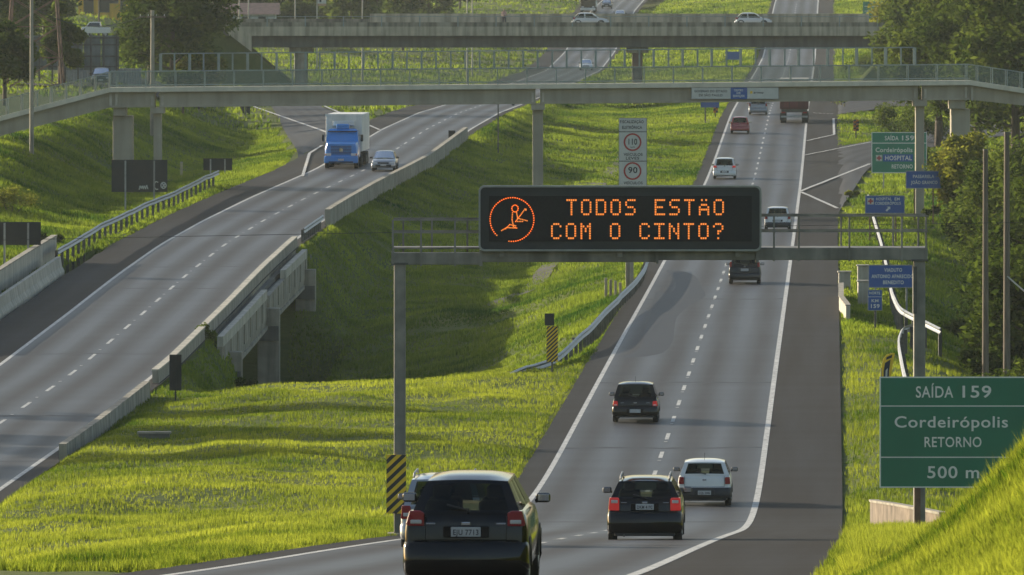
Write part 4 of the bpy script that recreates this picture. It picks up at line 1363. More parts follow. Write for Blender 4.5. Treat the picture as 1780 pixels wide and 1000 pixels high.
words_on(t, fx, fz, [('artesp', 1310, 1327, 162.6, 3.6)], INK, y=-.024)

# ------------------------------------------------------------------ road overpass behind it
OY = 940.0
ob = (PX(1105, OY), OY, gz(PX(1105, OY), OY))
over = thing('road_overpass', 'wide tan concrete road overpass with stained parapet far behind the footbridge', 'overpass', ob)
oX = lambda px, Y=OY: PX(px, Y) - ob[0]
oZ = lambda py, Y=OY: PZ(py, Y) - ob[2]
TAN = mat('tan_concrete', (.50, .43, .30), .88, var=.16, scale=.8, stain=.4, bump=.2)
TAN_D = mat('dirty_tan_concrete', (.30, .265, .19), .9, var=.22, scale=.8, stain=.6)
k = 0
edges = np.linspace(398, 1592, 19)
for a, b in zip(edges[:-1], edges[1:]):
    MB().bb(oX(a) + .01, oX(b) - .01, 0, .4, oZ(62.5), oZ(46.5)).build('fascia_panel', TAN, over)
    MB().bb(oX(a) + .01, oX(b) - .01, .06, .36, oZ(46.45), oZ(39)).build('parapet_panel', TAN_D, over)
    MB().bb(oX(a) - .06, oX(a) + .06, -.02, .055, oZ(46.4), oZ(28)).build('rail_post', FGREEN, over)
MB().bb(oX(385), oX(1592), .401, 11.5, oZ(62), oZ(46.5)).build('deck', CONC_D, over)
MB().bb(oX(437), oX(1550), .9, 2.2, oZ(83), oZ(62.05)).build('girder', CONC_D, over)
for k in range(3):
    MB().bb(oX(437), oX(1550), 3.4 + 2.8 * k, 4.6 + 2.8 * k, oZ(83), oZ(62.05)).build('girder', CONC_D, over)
MB().bb(oX(640), oX(1518), 11.2, 11.5, oZ(46), oZ(25)).build('far_parapet', TAN, over)
MB().bb(oX(385), oX(640), 11.2, 11.45, oZ(46), oZ(34)).build('far_parapet', TAN_D, over)
MB().tube((oX(398), .02, oZ(29)), (oX(1592), .02, oZ(29)), .035, n=6).build('rail', FGREEN, over)
# grass embankments carrying the overpass road down at both ends
for sgn, poly in ((0, [(250, 47), (386, 47), (438, 88), (512, 150), (512, 220), (250, 220)]), (1, [(1548, 90), (1592, 47), (1800, 47), (1800, 220), (1490, 220), (1490, 150)])):
    mbk = MB().prism([(PX(p[0], OY), PZ(p[1], OY)) for p in poly], OY + 1.0, OY + 11.0)
    tag(mbk.build('overpass_embankment', MATS_TURF), kind='structure')
# abutments
ab = MB().prism([(oX(385), oZ(46.6)), (oX(398), oZ(60)), (oX(437), oZ(90)), (oX(437), oZ(46.6))], .03, .99)
ab.build('abutment', TAN, over)
for px, hw, m in ((522, 10, CONC), (1109, 8.5, mat('red_brown_pier', (.17, .105, .075), .9, var=.2, scale=1, stain=.3))):
    g = gz(PX(px, OY), OY + 3) - ob[2] - 1.0
    MB().bb(oX(px - hw), oX(px + hw), 2.0, 3.2, g, oZ(83.1)).build('pier', m, over, bevel=.05)
    MB().bb(oX(px - hw) - .6, oX(px + hw) + .6, 1.6, 9.5, oZ(83.1) - .0 - .55, oZ(83.1) - .004).build('pier_cap', CONC, over)
    MB().bb(oX(px - hw), oX(px + hw), 7.5, 8.7, g, oZ(83.1) - .56).build('pier', CONC, over)
# ------------------------------------------------------------------ grass
GRASS = leaf_mat('grass_blades', (.032, .072, .010), (.30, .325, .055), .55)
GRASS2 = leaf_mat('far_grass_blades', (.028, .070, .012), (.24, .285, .046), .55)
def ramp_mask(X, Y):
    i = np.clip((X + 90).astype(int), 0, 189); j = np.clip((Y - 480).astype(int), 0, 899)
    m = (RHARD[i, j] > 0) & (Y > 480) & (Y < 1380) & (X > -90) & (X < 100)
    for p, h in RAMPS:
        for k in range(0, len(p), 2):
            m |= (X - p[k, 0]) ** 2 + (Y - p[k, 1]) ** 2 < (h[k] + .1) ** 2
    return m
def grass_patch(name, n, y0, y1, a, b, h, w, m, seed, ypow=1.0, lean=.45, dry=.0, hvar=.5, edge=0.0):
    """n tufts of 3 blades between cross-section columns a..b; edge>0 keeps blades off the road rim"""
    rng = np.random.default_rng(seed)
    t = rng.random(n)
    if ypow == 1.0:
        Y = y0 + (y1 - y0) * t
    else:                                  # denser near the camera
        Y = y0 * (y1 / y0) ** t
    cx, cz = _cols(Y)
    xa = cx[a] if not callable(a) else a(Y)
    X = xa + edge + (cx[b] - edge - xa - edge) * rng.random(n)
    k = (X > -.062 * Y - 2.5) & (X < .062 * Y + 2.5)
    X, Y = X[k], Y[k]
    k = ~ramp_mask(X, Y)
    # clumpy cover: thin some places out
    cov = vnoise(X / 2.4, Y / 4.0, 21) * .6 + vnoise(X / .9, Y / 1.3, 22) * .4
    k &= rng.random(len(X)) < np.clip(.35 + cov * 1.1, 0, 1)
    X, Y, cov = X[k], Y[k], cov[k]
    Z = ground(X, Y)
    N = len(X)
    nb = 3
    tall = (.55 + .9 * vnoise(X / 1.6, Y / 2.6, 23)) * (.75 + .5 * vnoise(X / 7, Y / 14, 24))
    patch = vnoise(X / 6.0, Y / 13.0, 25) * .55 + vnoise(X / 1.7, Y / 2.2, 26) * .45
    VV, TT = [], []
    for b_ in range(nb):
        ang = rng.random(N) * 2 * np.pi
        hh = h * tall * (1 - hvar / 2 + hvar * rng.random(N))
        ww = w * (.6 + .8 * rng.random(N))
        ox, oy = (rng.random(N) - .5) * w * 5, (rng.random(N) - .5) * w * 5
        la = rng.random(N) * 2 * np.pi
        ll = lean * hh * rng.random(N)
        bx, by = X + ox, Y + oy
        p0 = np.stack([bx - np.cos(ang) * ww, by - np.sin(ang) * ww, Z - .03], 1)
        p1 = np.stack([bx + np.cos(ang) * ww, by + np.sin(ang) * ww, Z - .03], 1)
        p2 = np.stack([bx + np.cos(la) * ll, by + np.sin(la) * ll, Z + hh], 1)
        VV.append(np.stack([p0, p1, p2], 1).reshape(-1, 3))
        ti = np.clip(-.12 + 1.25 * patch + .35 * (rng.random(N) - .5) + dry, 0, 1)
        TT.append(np.repeat(ti, 3))
    V = np.concatenate(VV)
    T = np.arange(len(V)).reshape(-1, 3)
    o = big_mesh(name, V, T, m, tint=np.concatenate(TT))
    tag(o, kind='stuff')
    o['label'] = 'green roadside grass'
    del o['label']
    return o
grass_patch('median_grass', 190000, 150, 392, 4, 8, .12, .015, GRASS, 31, ypow=2, edge=.02)
grass_patch('ditch_grass', 80000, 385, 560, 4, 8, .17, .030, GRASS2, 32, edge=.02)
grass_patch('median_grass', 80000, 555, 940, 4, 8, .18, .045, GRASS2, 33, edge=.03)
grass_patch('far_median_grass', 50000, 930, 1700, 4, 8, .3, .12, GRASS2, 34, edge=.05)
grass_patch('left_bank_grass', 110000, 395, 760, 1, 3, .19, .04, GRASS2, 35, edge=.03)
grass_patch('left_far_grass', 70000, 740, 1700, 0, 3, .32, .12, GRASS2, 36, edge=.05)
grass_patch('right_verge_grass', 70000, 132, 420, 9, 11, .17, .016, GRASS, 37, ypow=2, edge=.02)
grass_patch('right_verge_grass', 60000, 410, 900, 9, 11, .20, .045, GRASS2, 38, edge=.03)
grass_patch('right_far_grass', 50000, 600, 1700, 10, 12, .32, .12, GRASS2, 39)
grass_patch('right_far_grass', 14000, 900, 1700, 9, 10, .32, .12, GRASS2, 47)
# the near cutting slope, lower right
grass_patch('near_slope_grass', 190000, 74, 134, 10, 11, .16, .011, GRASS, 40, ypow=2, lean=.7)
grass_patch('near_slope_tall_grass', 5000, 84, 134, 10, 11, .26, .008, GRASS, 41, ypow=2, lean=.8, dry=.15)
grass_patch('near_slope_weeds', 26000, 74, 134, 10, 11, .12, .035, GRASS, 45, ypow=2, lean=1.2, dry=-.1)
# pale seeding grass at the foot of the slope, and along the near median edge
grass_patch('dry_verge_grass', 16000, 134, 205, lambda Y: rr_x(Y) + np.interp(Y, [134, 205], [6.85, 6.45]), 10, .26, .014, GRASS, 42, lean=.7, dry=.28)
grass_patch('dry_median_grass', 22000, 146, 200, 6, 8, .17, .012, GRASS, 43, lean=.7, dry=.22)

# dirt drainage channel crossing the median slope
def channel():
    pts = [hit(px, py) for px, py in ((1092, 262), (1040, 322), (1000, 390), (975, 452), (935, 492), (895, 522), (860, 534))]
    ribbon('drainage_channel', [(p[0], p[1], .55) for p in pts], .6, mat('bare_earth', (.06, .05, .04), .95, var=.3, scale=2), .07)
    RAMPS.pop()
channel()

# ------------------------------------------------------------------ trees and bushes
LEAFS = [leaf_mat('dark_foliage', (.012, .026, .007), (.09, .12, .024), .42), leaf_mat('mid_foliage', (.016, .036, .008), (.125, .155, .034), .45), leaf_mat('yellow_green_foliage', (.05, .08, .014), (.26, .25, .05), .5)]
BARK = mat('bark', (.085, .065, .045), .95, var=.35, scale=4, stretch=(3, 3, .5), bump=.6)
def foliage(name, clumps, n, leaf, m, parent, seed, flat=.75):
    """n leaf quads spread through the clumps (cx, cy, cz, r): shells thicker than cores, gaps between clumps"""
    rng = np.random.default_rng(seed)
    C = np.array(clumps, float)
    wgt = C[:, 3] ** 2
    k = rng.choice(len(C), n, p=wgt / wgt.sum())
    d = rng.normal(size=(n, 3))
    d /= np.linalg.norm(d, axis=1)[:, None]
    rr = C[k, 3] * (rng.random(n) ** .45) * (.75 + .5 * rng.random(n))
    P = C[k, :3] + d * rr[:, None] * np.array([1, 1, flat])
    # leaf orientation: random, drooping
    a = rng.normal(size=(n, 3)); a[:, 2] *= .6
    a /= np.linalg.norm(a, axis=1)[:, None]
    u = np.cross(a, rng.normal(size=(n, 3)))
    u /= np.linalg.norm(u, axis=1)[:, None]
    s = leaf * (.55 + .9 * rng.random(n))[:, None]
    V = np.stack([P - a * s, P + u * s * .42, P + a * s, P - u * s * .42], 1).reshape(-1, 3)
    ct = rng.random(len(C))
    ti = np.clip(.2 + .45 * ct[k] + .5 * (rng.random(n) - .3), 0, 1)
    return big_mesh(name, V, np.arange(4 * n).reshape(-1, 4), m, parent, np.repeat(ti, 4))
def tree(label, x, y, h, r, th=None, kind=0, n=6000, leaf=.28, seed=1, z=None, squash=.8, group=None, name='leafy_tree', cat='tree', lean=0.0, trunk_r=None):
    rng = np.random.default_rng(seed)
    z0 = gz(x, y) if z is None else z
    t = thing(name, label, cat, (x, y, z0), 0, group)
    th = th if th is not None else h * .35
    tr = trunk_r or max(.09, h * .022)
    mb = MB()
    top = Vector((lean, 0, h * .8))
    p = Vector((0, 0, -.4)); q = Vector((lean * .3, 0, th))
    mb.tube(p, q, tr * 1.25, tr, n=8); mb.tube(q, top, tr, tr * .3, n=7)
    clumps = []
    nl = int(7 + h * .5)
    for k in range(nl):
        f = (k + rng.random()) / nl
        s = q.lerp(top, f * .85)
        az = k * 2.4 + rng.random()
        ell = math.sqrt(max(.1, 1 - ((f - .42) / .62) ** 2))
        L = r * ell * (.55 + .4 * rng.random())
        e = s + Vector((math.cos(az) * L, math.sin(az) * L, L * .35 + h * .05 * rng.random()))
        mb.tube(s, e, tr * .4, tr * .1, n=5, cap=False)
        cr = r * (.28 + .2 * rng.random())
        clumps.append((e.x, e.y, e.z, cr))
        m_ = s.lerp(e, .6)
        clumps.append((m_.x + rng.normal() * r * .12, m_.y + rng.normal() * r * .12, m_.z + r * .12, cr * .8))
    clumps.append((top.x, top.y, h - r * .3, r * .38))
    for k in range(nl):
        a = rng.random() * 6.28; e_ = rng.random()
        zz = th + (h - th) * (.1 + .85 * e_)
        ell = math.sqrt(max(.08, 1 - ((e_ - .42) / .62) ** 2))
        rr_ = r * ell * (.6 + .35 * rng.random())
        clumps.append((lean * e_ + math.cos(a) * rr_, math.sin(a) * rr_, zz, r * (.16 + .14 * rng.random())))
    mb.build('trunk', BARK, t, smooth=True)
    foliage('crown', clumps, n, leaf, LEAFS[kind], t, seed + 5, squash)
    return t
def bush(label, x, y, w, h, kind=1, n=1500, leaf=.16, seed=1, z=None, name='bush', group=None):
    rng = np.random.default_rng(seed)
    z0 = gz(x, y) if z is None else z
    t = thing(name, label, 'bush', (x, y, z0), 0, group)
    mb = MB(); cl = []
    for k in range(max(4, int(w * 2.2))):
        a = rng.random() * 6.28; L = w * .5 * rng.random() ** .5
        e = Vector((math.cos(a) * L, math.sin(a) * L * .7, h * (.35 + .45 * rng.random()) * (1 - .5 * (L / (w * .5)) ** 2)))
        mb.tube((e.x * .2, e.y * .2, -.2), e, .03, .012, n=5, cap=False)
        cl.append((e.x, e.y, e.z, min(w, h) * (.2 + .16 * rng.random())))
    mb.build('stems', BARK, t)
    foliage('leaves', cl, n, leaf, LEAFS[kind], t, seed + 3, .85)
    return t
# right-hand wood (px, base row -> ground), a tree each
RT = [(1632, 760, 14.0, 4.6, 1, 'round mid green tree rising behind the right end of the footbridge'),
      (1700, 745, 16.0, 5.0, 0, 'tall dark tree behind the footbridge at the right picture edge'),
      (1765, 700, 16.5, 5.2, 1, 'broad mid green tree at the top right corner'),
      (1600, 880, 15.0, 4.6, 1, 'leafy tree touching the right end of the road overpass'),
      (1668, 900, 19.0, 5.6, 0, 'dark tree second in the row behind the overpass end'),
      (1745, 880, 19.5, 5.8, 1, 'large crown filling the top right behind the nearer trees'),
      (1588, 985, 12.0, 4.2, 2, 'yellow green tree half hidden beyond the overpass parapet'),
      (1640, 1080, 18.0, 5.5, 0, 'far dark tree standing above the overpass at right')]
for k, (px, Y, h, r, kd, lab) in enumerate(RT):
    tree(lab, PX(px, Y), Y, h, r, th=2.2, kind=kd, n=15000, leaf=.26, seed=100 + k, squash=.9)
NT = [(1752, 520, 8.8, 3.4, 1, 'tree in front of the footbridge ramp at the right picture edge'),
      (1790, 470, 9.5, 3.6, 0, 'dark tree at the right picture edge behind the utility poles'),
      (1710, 545, 6.2, 2.4, 1, 'smaller leafy tree left of the two utility poles'),
      (1745, 440, 4.6, 2.2, 1, 'low bright tree between and behind the utility poles'),
      (1800, 400, 7.0, 3.0, 0, 'dark leafy tree partly outside the right picture edge'),
      (1690, 590, 6.0, 2.4, 2, 'yellow green tree beside the large right pier of the footbridge')]
for k, (px, Y, h, r, kd, lab) in enumerate(NT):
    tree(lab, PX(px, Y), Y, h, r, th=1.0, kind=kd, n=11000, leaf=.17, seed=150 + k, squash=.95)
BU = [(1560, 800, 5.0, 2.9, 1, 'large bush in the island between the exit road and the motorway'),
      (1596, 770, 5.0, 3.2, 0, 'dark bush beside the far exit sign and the footbridge pier'),
      (1632, 690, 4.0, 2.4, 1, 'leafy bush between the two right footbridge piers'),
      (1690, 660, 5.0, 3.0, 2, 'pale bush right of the large right footbridge pier'),
      (1640, 600, 2.6, 1.3, 1, 'small bush in the bright grass right of the blue name sign'),
      (1700, 470, 4.0, 2.0, 1, 'sunlit bush low beside the left utility pole'),
      (1765, 360, 4.4, 2.6, 1, 'bush at the right picture edge above the large exit sign'),
      (1725, 345, 3.0, 1.4, 1, 'undergrowth bush at the foot of the utility poles'),
      (1690, 395, 3.2, 1.4, 0, 'dark low bush on the shaded right slope'),
      (1500, 1060, 5.0, 3.4, 1, 'bush beyond the overpass seen through the right part of the footbridge fence'),
      (1545, 1020, 5.0, 4.2, 0, 'dark bush beyond the overpass left of the trees at its right end'),
      (1482, 640, .9, .6, 2, 'tiny bush at the edge of the exit taper')]
for k, (px, Y, w, h, kd, lab) in enumerate(BU):
    bush(lab, PX(px, Y), Y, w, h, kd, 2600, .13, 200 + k)
bush('bare-looking pale shrub at the left picture edge above the black sign back', PX(18, 530), 530, 2.8, 2.5, 2, 1500, .09, 300, name='shrub')
bush('low dark shrub right of the black sign back at the left edge', PX(82, 500), 500, 1.6, .9, 0, 900, .09, 301, name='shrub')
bush('weedy shrub at the lower end of the viaduct parapet', PX(352, 412), 410.0, 1.4, .8, 1, 900, .07, 302, name='shrub')
bush('grassy shrub growing under the viaduct end by the ditch', PX(420, 416), 410.0, 2.0, .8, 1, 1200, .08, 303, name='shrub')
bush('dark weed clump in the near median left of the striped marker', PX(365, 215), 190.0, 1.1, .3, 0, 700, .06, 304, name='weed_clump')
bush('dark weed clump in the grass near the lower left picture edge', PX(185, 250), 225.0, 1.0, .26, 0, 700, .06, 305, name='weed_clump')
# left-hand trees
LT = [(300, 800, 13.0, 5.0, 0, 9.4, 'big dark tree beside the utility pole above the left slip road'),
      (262, 830, 13.5, 3.4, 0, 9.4, 'dark tree left of the big tree and right of the billboard'),
      (345, 800, 5.6, 2.2, 2, 6.4, 'lighter green tree in front of the left end of the overpass'),
      (318, 745, 3.6, 1.7, 1, 6.4, 'small leafy tree above the footbridge railing at left'),
      (20, 900, 13.0, 4.6, 0, 8.6, 'tall dark tree at the top left corner behind the pylon'),
      (78, 1010, 12.5, 3.6, 0, 9.4, 'tall dark tree behind the left billboard frame'),
      (104, 775, 7.2, 1.7, 1, 6.8, 'slender brighter tree in front of the billboard'),
      (8, 700, 6.5, 2.4, 1, 6.2, 'leafy tree at the left picture edge above the footbridge ramp')]
for k, (px, Y, h, r, kd, z_, lab) in enumerate(LT):
    tree(lab, PX(px, Y), Y, h, r, th=1.8, kind=kd, n=11000, leaf=.25, seed=400 + k, squash=.9)
# far tree line beyond the overpass, a tree each
rng_ = random.Random(5)
FT = [(505, 1230), (560, 1290), (610, 1240), (655, 1320), (700, 1260), (745, 1340), (780, 1280), (640, 1420), (720, 1450), (800, 1480), (470, 1380), (540, 1430), (430, 1300), (860, 1560), (1590, 1350), (1560, 1500), (1640, 1420), (250, 1350), (120, 1480), (90, 1300), (30, 1350), (310, 1300), (380, 1400)]
side = ['left of the roof', 'near the roof', 'mid', 'mid', 'mid']
for k, (px, Y) in enumerate(FT):
    h = rng_.uniform(5.5, 9.5)
    tree('distant hazy tree in the tree line beyond the road overpass', PX(px, Y), Y, h, h * .42, th=1.0, kind=[0, 1, 1][k % 3], n=3200, leaf=.42, seed=500 + k, group='distant trees beyond the overpass', name='distant_tree')
# trees outside the frame on the left whose shadows lie across the left road and the median
for k, (x, y, h, r, lab) in enumerate([(-39, 330, 9.0, 3.4, 'nearest tree of the row standing outside the left picture edge'), (-37.5, 343, 10.5, 3.6, 'tallest tree of the row standing outside the left picture edge'), (-40, 352, 8.6, 3.0, 'third tree of the row standing outside the left picture edge'), (-38, 366, 9.5, 3.2, 'farthest tree of the row standing outside the left picture edge')]):
    tree(lab, x, y, h, r, th=3, kind=0, n=7000, leaf=.3, seed=701 + k)
# ------------------------------------------------------------------ vehicles
def paint(name, col, rough=.28, metal=.0):
    return mat(name, col, rough, metal, var=.05, scale=1.5, coat=.8)
TYRE = mat('tyre_rubber', (.014, .014, .014), .85, var=.2, scale=9)
RIM = mat('wheel_rim', (.34, .34, .34), .35, .8)
TRIM = mat('black_plastic_trim', (.018, .018, .019), .55, var=.2)
GLASS = thin_mat('car_glass', (.006, .007, .007), .36, tintc=(.62, .72, .62), gl=1, ior=1.22)
CHROME = mat('chrome_trim', (.6, .6, .6), .15, 1.0, var=.03)
SEATM = mat('seat_fabric', (.035, .035, .04), .9)
RLIT = mat('lit_tail_lamp', (.30, .012, .014), .25, emit=(1.0, .06, .05), estr=.14, coat=.5)
RDIM = mat('tail_lamp_lens', (.26, .012, .014), .22, coat=.6, var=.1)
CLEARL = mat('clear_lamp_lens', (.5, .48, .44), .2, coat=.6)
AMBERL = mat('amber_lamp_lens', (.5, .16, .02), .25, coat=.6)
HEADL = mat('headlamp_lens', (.62, .62, .6), .12, coat=.8)
PLATE = mat('number_plate', (.42, .42, .40), .45)
SHADOWGAP = mat('panel_gap', (.006, .006, .006), .8)

def ring(w, zb, zt, y):
    h = zt - zb
    half = [(0, zb), (w * .78, zb), (w * .91, zb + min(.05, h * .1)), (w * .972, zb + h * .16), (w * .995, zb + h * .42), (w, zb + h * .56), (w * .992, zb + h * .74), (w * .965, zb + h * .88), (w * .93, zb + h * .955), (w * .86, zt), (w * .4, zt + .006), (0, zt + .008)]
    r = [(x, y, z) for x, z in half] + [(-x, y, z) for x, z in half[-2:0:-1]]
    return r

def car(name, label, cat, x, y, z, st, rz=0.0):
    """car built from lofted sheet metal; rear at -y, front at +y. st: style dictionary"""
    g = lambda k, d: st.get(k, d)
    Wd, H, L = g('w', 1.65), g('h', 1.45), g('l', 3.9)
    hw = Wd / 2
    P, P2 = st['paint'], g('lower', st['paint'])
    belt, gc = g('belt', .62) * H, g('clear', .20)
    ry = -L / 2
    t = thing(name, label, cat, (x, y, z), rz)
    kind = g('kind', 'hatch')
    bump_z = g('bumper_top', .40) * H
    tailw = .93
    deck = g('deck', 0.0)                       # boot length for a saloon
    # sheet metal
    rings = [ring(hw * .84, .30, bump_z - .02, ry + .03), ring(hw * .90, .26, bump_z, ry + .06), ring(hw * .93, .24, bump_z + .02, ry + .11)]
    if deck:
        rings += [ring(hw * .95, .22, belt * .86, ry + .13), ring(hw * .97, .2, belt * .97, ry + .17), ring(hw * .985, .2, belt, ry + .25), ring(hw, .2, belt + .005, ry + deck)]
    else:
        rings += [ring(hw * .945, .22, belt * .86, ry + .125), ring(hw * .965, .2, belt * .97, ry + .15), ring(hw * .98, .2, belt, ry + .2), ring(hw * .995, .2, belt, ry + .55)]
    hood = g('hood', 1.0)
    rings += [ring(hw, .2, belt, 0), ring(hw, .2, belt - .01, ry + L - hood - .1), ring(hw * .985, .2, belt - .03, ry + L - hood + .1), ring(hw * .97, .21, belt - .09, ry + L - .42), ring(hw * .94, .22, belt - .16, ry + L - .18), ring(hw * .88, .24, belt - .27, ry + L - .06), ring(hw * .8, .28, belt - .36, ry + L)]
    mb = MB().loft(rings)
    mb.build('body', P, t, smooth=True, angle=.9)
    # greenhouse
    wb, wt = hw * g('wb', .925), hw * g('wt', .74)
    yr0 = ry + (deck if deck else g('yr0', .17))
    yr1 = yr0 + g('rake', .42)
    yf0, yf1 = ry + L - hood - .02, ry + L - hood - g('frake', .72)
    zr = H - .075
    zb = belt - .012
    def corner(s, b):
        if b == 0: return (s[0] * wb, yr0 if s[1] < 0 else yf0, zb)
        return (s[0] * wt, yr1 if s[1] < 0 else yf1, zr)
    B = {(sx, sy): Vector(corner((sx, sy), 0)) for sx in (-1, 1) for sy in (-1, 1)}
    T = {(sx, sy): Vector(corner((sx, sy), 1)) for sx in (-1, 1) for sy in (-1, 1)}
    fr, gl_parts = MB(), []
    def face(bl, br, tr, tl, il, ir, ib, it, nm, bulge=.025, n=6, label_=None):
        """frame of sheet metal around one pane; the pane is bowed outward"""
        def at(u, v): return bl.lerp(br, u).lerp(tl.lerp(tr, u), v)
        nrm = (br - bl).cross(tl - bl).normalized()
        def bow(u, v):
            return at(u, v) + nrm * (bulge * 4 * u * (1 - u))
        us = [0, il] + [il + (1 - il - ir) * k / n for k in range(1, n)] + [1 - ir, 1]
        vs_ = [0, ib, 1 - it, 1]
        # sheet metal: border cells only
        for i in range(len(us) - 1):
            for j in range(3):
                if j == 1 and 0 < i < len(us) - 2: continue
                fr.quad(bow(us[i], vs_[j]), bow(us[i + 1], vs_[j]), bow(us[i + 1], vs_[j + 1]), bow(us[i], vs_[j + 1]))
        gm = MB()
        for i in range(1, len(us) - 2):
            gm.quad(*[bow(a, b) + nrm * .004 for a, b in ((us[i], ib), (us[i + 1], ib), (us[i + 1], 1 - it), (us[i], 1 - it))])
        gm.build(nm, GLASS, t, smooth=True)
    rw = g('rear_win', (.09, .09, .10, .07))
    face(B[-1, -1], B[1, -1], T[1, -1], T[-1, -1], *rw, 'rear_window')
    face(B[1, 1], B[-1, 1], T[-1, 1], T[1, 1], .06, .06, .05, .05, 'windscreen', .05)
    for s in (-1, 1):
        a, b, c, d = (B[s, -1], B[s, 1], T[s, 1], T[s, -1]) if s > 0 else (B[s, 1], B[s, -1], T[s, -1], T[s, 1])
        cut = [0, .16, .36, .66, 1.0] if kind in ('wagon', 'suv') else [0, .10, .45, 1.0]
        for k in range(len(cut) - 1):
            u0, u1 = cut[k], cut[k + 1]
            if s < 0: u0, u1 = 1 - u1, 1 - u0
            face(a.lerp(b, u0), a.lerp(b, u1), d.lerp(c, u1), d.lerp(c, u0), .07, .07, .05, .08, 'side_window', .0, 2)
    # roof: crowned
    n = 8
    vs, fs = [], []
    for i in range(n + 1):
        for j in range(n + 1):
            u, v = i / n, j / n
            p = T[-1, -1].lerp(T[1, -1], u).lerp(T[-1, 1].lerp(T[1, 1], u), v)
            p.z += .075 * (1 - (2 * u - 1) ** 4) * (1 - (2 * v - 1) ** 4)
            p.y += (.05 * 4 * u * (1 - u)) * ((v - .5) * 2) * (1 if v > .5 else .5)
            vs.append(p)
    for i in range(n):
        for j in range(n):
            fs.append((i * (n + 1) + j, (i + 1) * (n + 1) + j, (i + 1) * (n + 1) + j + 1, i * (n + 1) + j + 1))
    fr.build('pillars', P, t, smooth=True, angle=.5)
    MB().add(vs, fs).build('roof', P, t, smooth=True)
    # bumper
    bm_ = MB()
    prof = [(.86, .0), (.95, .035), (.985, .10), (1.0, .22)]
    rg = []
    for zz in (gc + .06, gc + .12, bump_z * .62, bump_z - .06, bump_z - .01):
        k = 1.0 if gc + .1 < zz < bump_z - .03 else .975
        rg.append([(-hw * k * a, ry - .035 + b + (1 - k) * 1.6, zz) for a, b in prof[::-1]] + [(hw * k * a, ry - .035 + b + (1 - k) * 1.6, zz) for a, b in prof])
    bm_.loft(rg, closed=False)
    bm_.build('rear_bumper', P2, t, smooth=True, angle=.9)
    MB().rbox((0, ry + .10, gc + .04), (Wd * .80, .16, .10), .02).build('under_valance', TRIM, t)
    f_ = MB()
    rg = []
    for zz in (gc + .02, gc + .10, bump_z * .7, bump_z - .06, bump_z - .02):
        k = 1.0 if gc + .08 < zz < bump_z - .05 else .97
        rg.append([(-hw * k * a, -ry + .03 - b - (1 - k) * 1.6, zz) for a, b in prof[::-1]] + [(hw * k * a, -ry + .03 - b - (1 - k) * 1.6, zz) for a, b in prof])
    f_.loft(rg, closed=False).build('front_bumper', P2, t, smooth=True, angle=.9)
    # wheels with arches
    R, tw = g('wheel_r', .30), .195
    for s in (-1, 1):
        for yy in (ry + g('roh', .62), -ry - .76):
            xw = s * (hw - tw / 2 - .015)
            w_ = thing_part('wheel', t, (xw, yy, R))
            wh = MB()
            prof_w = [(R * .60, -tw / 2), (R * .90, -tw / 2), (R * .985, -tw / 2 + .03), (R, -tw / 2 + .05), (R, tw / 2 - .05), (R * .985, tw / 2 - .03), (R * .90, tw / 2), (R * .60, tw / 2)]
            wh.loft([[(o, rr_ * math.cos(a), rr_ * math.sin(a)) for rr_, o in prof_w] for a in [2 * math.pi * k / 20 for k in range(21)]], closed=False, cap=False)
            wh.build('tyre', TYRE, w_, smooth=True, angle=.8)
            rm = MB().tube((-tw / 2 + .03, 0, 0), (tw / 2 - .03, 0, 0), R * .62, n=20)
            for k in range(5):
                a = 2 * math.pi * k / 5
                rm.tube((s * (tw / 2 - .025), 0, 0), (s * (tw / 2 - .03), R * .55 * math.cos(a), R * .55 * math.sin(a)), .035, n=6)
            rm.build('rim', RIM, w_)
            ar = MB()
            pts = [(R * 1.22 * math.cos(a), R * 1.22 * math.sin(a)) for a in [math.pi * k / 12 for k in range(13)]]
            pti = [(R * .9 * math.cos(a), R * .9 * math.sin(a)) for a in [math.pi * k / 12 for k in range(13)]]
            xo = s * (hw + .004) - xw
            ar.add([(xo, p[0], p[1]) for p in pts] + [(xo, p[0], p[1]) for p in pti] + [(xo - s * .22, p[0], p[1]) for p in pts], [(k, k + 1, 14 + k, 13 + k) for k in range(12)] + [(k, 26 + k, 27 + k, k + 1) for k in range(12)])
            o = ar.build('wheel_arch', TRIM, t)
            o.location = (xw, yy, R)
    # lamps, plate, mirrors, wiper, badge
    lz0, lz1, lx0, lx1 = g('lamp', (.50, .66, .66, .97))
    for s in (-1, 1):
        xa, xb = hw * lx0, hw * lx1
        poly = [(xa, lz0 * H + g('lampcut', .0)), (xb - .02, lz0 * H), (xb, lz0 * H + .03), (xb - g('lampin', .02), lz1 * H), (xa + g('lampin', .02), lz1 * H), (xa, lz1 * H - .03)]
        poly = [(s * a, b) for a, b in poly]
        mb = MB().prism(poly, ry + .085, ry + .34)
        o = mb.build('tail_lamp', RLIT if g('lit', False) else RDIM, t, bevel=.012)
        if g('clear_lamp', True):
            h_ = (lz1 - lz0) * H
            zc_ = lz0 * H + h_ * g('clear_at', .34)
            mb = MB().rbox((s * (xa + (xb - xa) * .45), ry + .09, zc_), ((xb - xa) * .62, .03, h_ * .26), .012)
            mb.build('reverse_lens', CLEARL if g('clear_lamp', True) is True else AMBERL, o)
    pz = g('plate_z', .50) * H
    py_ = ry + g('plate_y', .105)
    mb = MB().rbox((0, py_ + .015, pz), (g('plate_recess', .62), .03, .17), .02)
    mb.build('plate_recess', g('recess', TRIM), t)
    pl = MB().rbox((0, py_ - .008, pz), (.40, .02, .13), .008).build('number_plate', PLATE, t)
    if g('plate', None):
        mb = MB(); text(mb, g('plate', ''), -.17, .17, pz - .04, .07, py_ - .0195, .02)
        mb.build('plate_lettering', INK, pl)
